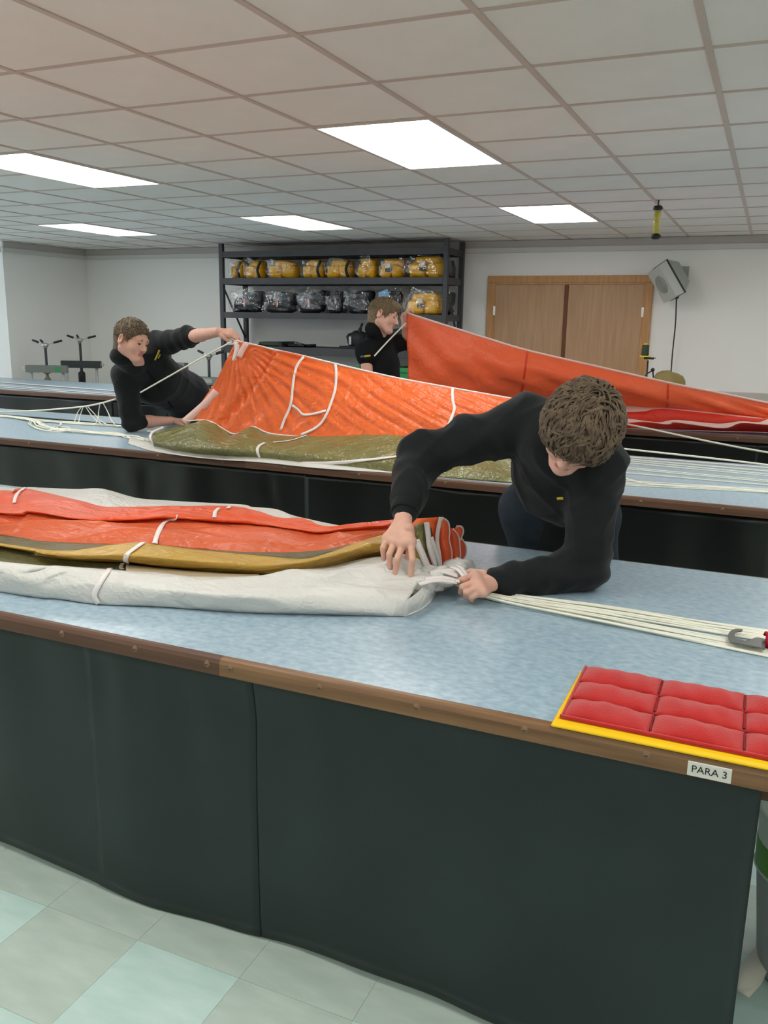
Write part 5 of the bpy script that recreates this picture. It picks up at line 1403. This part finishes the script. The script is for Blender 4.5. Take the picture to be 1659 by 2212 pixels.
# ================================================================== PARACHUTE ON THE MIDDLE TABLE
c2 = thing('parachute', (-2.4, 4.5, TZ), 'bright orange parachute with white tapes and olive edge held up over the middle table', 'parachute')
YY = lambda pts: [AY(*p) for p in pts]
top2 = YY([(509, 736, 4.60), (545, 744, 4.61), (600, 757, 4.62), (655, 769, 4.63), (725, 786, 4.64), (850, 815, 4.66), (980, 839, 4.68), (1110, 862, 4.70), (1230, 885, 4.72), (1300, 915, 4.74)])
mid2 = YY([(462, 830, 4.52), (520, 835, 4.50), (590, 850, 4.50), (650, 858, 4.50), (710, 868, 4.50), (830, 880, 4.50), (960, 893, 4.50), (1100, 905, 4.52), (1200, 920, 4.55), (1285, 935, 4.60)])
bot2 = YY([(400, 910, 4.46), (437, 908, 4.45), (458, 912, 4.43), (480, 925, 4.41), (505, 938, 4.40), (530, 930, 4.40), (548, 922, 4.40), (580, 936, 4.40), (640, 943, 4.39), (720, 946, 4.39), (830, 949, 4.38), (900, 956, 4.38), (1000, 962, 4.38), (1110, 962, 4.40), (1200, 965, 4.42), (1280, 968, 4.45)])
hand2 = top2[0]
def radial(u, s, G):
    q = G - hand2; r = np.linalg.norm(q, axis=2); a = np.arctan2(q @ CU, q @ CR)
    f = np.sin(a * 42 + 1.5 * np.sin(r * 7)) * .6 + np.sin(a * 75 + 2 + r * 5) * .4
    f = f * .011 * np.exp(-((r - .42) / .5) ** 2) * (1 - s * .35)
    x = (u - .27) / .05; f = f - .03 * np.exp(-((u - .115) / .012) ** 2) * (1 - .4 * s)
    lines = (np.sin((s - u * 1.9) * 40 + 3 * np.sin(u * 7)) * .006 + np.sin((s - u * 2.6) * 83 + 2 * np.sin(u * 11)) * .003) * np.clip((u - .25) * 5, 0, 1) * np.exp(-((s - .45) / .4) ** 2)
    return f + lines
o2 = gore('orange_gore', [top2, mid2, bot2], 'nylon_orange', c2, 300, 70, .008, 20, 91, (1, 1, 1), fold=radial, creased=.9)
b2 = bvh_of(o2)
MB().tube(catmull(top2, 60), .0065, 6).build('edge_tape', 'tape', c2)
MB().tube(catmull([p - CF * .008 for p in bot2], 90), .005, 6).build('edge_tape', 'tape', c2)
le = [hand2, AY(500, 772, 4.57), AY(480, 812, 4.53), mid2[0] if False else AY(462, 845, 4.51), AY(436, 878, 4.48), AY(402, 910, 4.46)]
ribbon('edge_band', [p - CF * .006 for p in catmull([AY(468, 845, 4.50), AY(449, 868, 4.485), AY(425, 890, 4.47), AY(398, 913, 4.455)], 16)], np.tile(-CF, (16, 1)), .05, 'tape_pink', c2, .002)
ribbon('edge_band', [p - CF * .008 for p in catmull([AY(533, 742, 4.59), AY(524, 757, 4.58), AY(517, 772, 4.57)], 8)], np.tile(-CF, (8, 1)), .035, 'tape_pink', c2, .002)
ribbon('edge_band', [p - CF * .004 for p in catmull([AY(511, 738, 4.60), AY(512, 755, 4.59), AY(506, 780, 4.57)], 8)], np.tile(-CF, (8, 1)), .03, 'tape', c2, .002)
S2 = lambda pts, w=.016, n=26: seam(pts, w, 'tape', n, c2, b2, .005)
S2([(657, 771), (642, 790), (635, 820), (632, 850), (628, 878), (616, 905), (607, 930)])
S2([(725, 787), (727, 812), (724, 845), (716, 870), (708, 892), (695, 915), (675, 930), (650, 940)])
S2([(632, 876), (645, 885), (655, 896), (672, 896), (705, 888)], .015)
S2([(978, 840), (978, 862), (982, 885), (973, 910), (966, 930)])
# olive roll along the front
ol_bot = Z([(332, 968), (400, 981), (480, 988), (560, 993), (700, 1007), (860, 1021), (970, 1031), (1090, 1041), (1190, 1046)], .784)
ol_mid = Z([(328, 950), (400, 957), (480, 965), (560, 969), (700, 980), (860, 994), (970, 1005), (1090, 1020), (1190, 1030)], [.84, .85, .85, .845, .845, .84, .83, .82, .80])
ol_top = YY([(331, 933, 4.34), (370, 921, 4.38), (412, 911, 4.40), (436, 906, 4.405), (458, 914, 4.39), (485, 929, 4.375), (505, 938, 4.37), (535, 921, 4.37), (552, 924, 4.37), (585, 938, 4.365), (680, 942, 4.36), (760, 938, 4.36), (860, 941, 4.355), (900, 951, 4.35), (1000, 965, 4.35), (1090, 985, 4.35), (1190, 1000, 4.37)])
ol_bk = [np.array([p[0] - .0, p[1] + .09, max(.785, p[2] - .06)]) for p in ol_top]
o3 = gore('olive_gore', [ol_bot, ol_mid, ol_top, ol_bk], 'nylon_olive', c2, 240, 44, .014, 13, 92, (.8, 1, 1), zmin=.782, creased=1.0)
b3 = bvh_of(o3)
S3 = lambda pts, w=.016, n=22: seam(pts, w, 'tape', n, c2, b3, .004)
S3([(572, 958), (560, 964), (556, 974), (562, 988)], .016)
S3([(640, 1001), (720, 1000), (800, 994), (868, 986)], .018, 30)
S3([(866, 996), (872, 980), (884, 970), (908, 961)], .02)
S3([(690, 932), (660, 942), (630, 952), (590, 957)], .012)
# white gore under the olive roll
wu_f = Z([(276, 958), (330, 974), (400, 985), (480, 993), (560, 998), (700, 1012), (860, 1022)], .784)
wu_b = Z([(285, 946), (330, 955), (400, 968), (480, 975), (560, 980), (700, 990), (860, 1000)], .79)
gore('white_gore', [wu_f, [(a + b) / 2 + np.array([0, 0, .016]) for a, b in zip(wu_f, wu_b)], wu_b], 'nylon_white', c2, 120, 12, .006, 22, 93, zmin=.782)
MB().tube(catmull(Z([(352, 924), (330, 934), (325, 946), (332, 958)], [.86, .85, .83, .80]), 14), .009, 6).build('edge_tape', 'tape', c2)
# lines on the left of the middle table
def lines(paths, name, par, r=.0042, jitter=.0, n=36, reps=1, seed=0):
    q = np.random.default_rng(seed)
    for P in paths:
        for k in range(reps):
            P2 = [np.array(p, float) + np.array([q.normal() * jitter, q.normal() * jitter, abs(q.normal()) * jitter * .25]) for p in P]
            cordline(name, P2, r, 'cord', par, n, 5)
zt = .786
A = Z([(-160, 892), (0, 900), (68, 908), (93, 923), (154, 933), (251, 939), (285, 946), (315, 953)], zt)
B = Z([(-160, 889), (0, 898), (77, 908), (154, 915), (231, 919), (274, 923)], zt)
lines([A], 'suspension_line', c2, .0042, .022, reps=9, seed=3)
lines([B], 'suspension_line', c2, .0042, .018, reps=6, seed=4)
for k, P in enumerate([[(68, 908), (62, 915), (75, 922), (100, 930), (120, 926), (131, 916), (122, 912), (95, 909)], [(70, 910), (66, 918), (88, 928), (118, 932), (148, 930), (149, 924), (128, 921)],
          [(74, 911), (80, 920), (104, 924), (128, 920), (133, 914)]]):
    cordline('suspension_line', Z(P, zt + .004 + .003 * k), .0042, 'cord', c2, 40)
tz = AY(241, 866, 4.80)
cordline('taut_line', [AZ(-160, 896, .79), AZ(0, 890, .80), AY(77, 887, 4.9), AY(173, 879, 4.84), AY(218, 871, 4.82), AY(250, 862, 4.86)], .0062, 'cord', c2, 40)
for P in [[(176, 879, 4.84), (168, 890, 4.83), (163, 905, 4.80), (160, 914, 4.76)], [(180, 878, 4.84), (174, 895, 4.84), (170, 912, 4.78)], [(184, 877, 4.84), (196, 895, 4.83), (208, 908, 4.80), (222, 918, 4.74)],
          [(188, 877, 4.84), (204, 894, 4.83), (216, 908, 4.80), (236, 919, 4.72)], [(216, 872, 4.83), (213, 890, 4.82), (212, 905, 4.78), (204, 919, 4.73)], [(223, 871, 4.83), (232, 888, 4.83), (240, 906, 4.80), (248, 917, 4.74)]]:
    cordline('line_loop', YY(P), .0036, 'cord', c2, 20)
cordline('taut_line', [AY(500, 738, 4.61), AY(400, 793, 4.52), AY(303, 848, 4.44)], .0052, 'cord', c2, 8)
cordline('suspension_line', Z([(318, 931), (345, 934), (372, 936)], .80), .006, 'cord', c2, 10)
# lines on the right of the middle table
for k, (ya, yb_) in enumerate([(984, 1012), (988, 1020), (991, 1027), (996, 1030), (1001, 1036), (1006, 1040), (1009, 1043), (1014, 1047), (1018, 1050), (1037, 1058), (1041, 1060), (1044, 1062), (1047, 1064)]):
    if k in (4, 7): continue
    a = AZ(1290, ya - 2, zt); b = AZ(1700, yb_ + 1.5, zt); e = b + (b - a) * .8
    cordline('suspension_line', [a, (a + b) / 2, b, e], .0034, 'cord', c2, 12, 5)
cordline('suspension_line', [AZ(1300, 1016, zt), AZ(1400, 1045, zt + .004), AZ(1560, 1053, zt), AZ(1700, 1068, zt)], .0045, 'cord', c2, 20)
a, b = AY(1290, 963, 4.9), AY(1700, 1010, 4.78); e = b + (b - a) * .6; e[2] = .786; cordline('taut_line', [a, b, e], .0055, 'cord', c2, 12)
bk = thing('dark_cord', AZ(100, 903, .785), 'thin black cord stretched along the rear of the middle table', 'cord')
MB().tube([AZ(-200, 879.5, .785), AZ(0, 895.5, .785), AZ(208, 913, .785), AZ(290, 920, .785)], .006, 5).build('cord_strand', 'black_plastic', bk)
MB().ell(AZ(290, 920, .786), .008, 8).build('knot', 'black_plastic', bk)

# ================================================================== PARACHUTE ON THE FAR TABLE
c1_ = thing('parachute', (-1.2, 6.8, TZ), 'red-orange parachute with pale seams held up above the farthest table', 'parachute')
top1 = YY([(878, 676, 6.08), (960, 702, 6.12), (1050, 730, 6.2), (1140, 757, 6.28), (1300, 794, 6.45), (1450, 828, 6.60), (1560, 850, 6.72), (1680, 874, 6.82), (1850, 900, 6.9), (2100, 925, 7.0)])
mid1 = YY([(880, 760, 6.05), (960, 776, 6.08), (1050, 792, 6.15), (1140, 806, 6.2), (1300, 836, 6.4), (1450, 862, 6.6), (1560, 880, 6.7), (1680, 897, 6.8), (1850, 915, 6.85), (2100, 935, 6.9)])
bot1 = YY([(880, 850, 6.05), (960, 862, 6.15), (1050, 866, 6.3), (1140, 870, 6.45), (1300, 880, 6.70), (1450, 886, 6.78), (1560, 900, 6.80), (1680, 912, 6.82), (1850, 925, 6.82), (2100, 940, 6.85)])
def hang(u, s, G):
    return .016 * np.sin(u * 62 + 6 * s) * np.exp(-u * 5) * s + .010 * np.sin((u * 2.2 - s * .5) * 26 + 2 * np.sin(9 * u)) * np.sin(np.pi * s)
r1 = gore('red_gore', [top1, mid1, bot1], 'nylon_red', c1_, 260, 46, .009, 12, 94, (1, 1, 1), fold=hang, creased=.9)
MB().tube(catmull(top1, 60), .009, 6).build('edge_tape', 'tape_pink', c1_)
b1 = bvh_of(r1)
for P in ([(1139, 760), (1134, 800), (1126, 850)], [(1443, 830), (1442, 855), (1441, 882)]): seam(P, .014, 'nylon_deep', 12, c1_, b1, .004)
f_a = YY([(1250, 872, 6.75), (1345, 873, 6.72), (1400, 878, 6.72), (1442, 881, 6.72), (1530, 890, 6.74), (1620, 900, 6.76), (1750, 915, 6.78), (2000, 935, 6.8)])
f_b = YY([(1250, 886, 6.70), (1345, 890, 6.70), (1390, 889, 6.69), (1430, 883, 6.69), (1530, 893, 6.70), (1620, 903, 6.72), (1750, 918, 6.74), (2000, 938, 6.76)])
f_c = YY([(1250, 900, 6.67), (1345, 903, 6.67), (1420, 912, 6.67), (1460, 907, 6.67), (1550, 915, 6.67), (1600, 910, 6.68), (1640, 912, 6.68), (1700, 905, 6.7), (2000, 945, 6.7)])
f_d = YY([(1250, 912, 6.665), (1345, 914, 6.665), (1390, 911, 6.665), (1445, 917, 6.665), (1456, 912, 6.665), (1560, 925, 6.665), (1600, 914, 6.67), (1659, 918, 6.67), (1750, 925, 6.68), (2000, 955, 6.68)])
f_e = Z([(1250, 918), (1345, 924), (1450, 928), (1560, 931), (1659, 934), (1800, 942), (2000, 958)], .783)
gore('pale_fold', [f_a, f_b], 'tape_pink', c1_, 60, 6, .002, 20, 95)
gore('red_fold', [f_b, f_c], 'nylon_deep', c1_, 90, 12, .006, 14, 96, bulge=.01)
gore('pale_fold', [f_c, f_d], 'tape_pink', c1_, 80, 6, .002, 20, 97)
gore('red_fold', [f_d, f_e], 'nylon_deep', c1_, 80, 8, .004, 14, 98, zmin=.782)
cordline('taut_line', [AY(877, 698, 6.07), AY(840, 735, 5.95), AY(809, 769, 5.80)], .006, 'cord', c1_, 6)
a, b = AY(1345, 914, 6.55), AY(1680, 981, 5.9); e = b + (b - a) * 1.2; e[2] = .788; cordline('taut_line', [a, b, e], .007, 'cord', c1_, 12)
for y0_, y1_ in ((826, 862), (833.5, 869), (836.5, 872)):
    a = AZ(-60, y0_ - 5, .786); b = AZ(480, y1_, .786)
    P = catmull([a, (a + b) / 2, b, b + (b - a) * .25], 20); ribbon('webbing_line', P, np.tile([0, 0, 1.], (20, 1)), .045 if y0_ < 830 else .035, 'tape', c1_, .003)
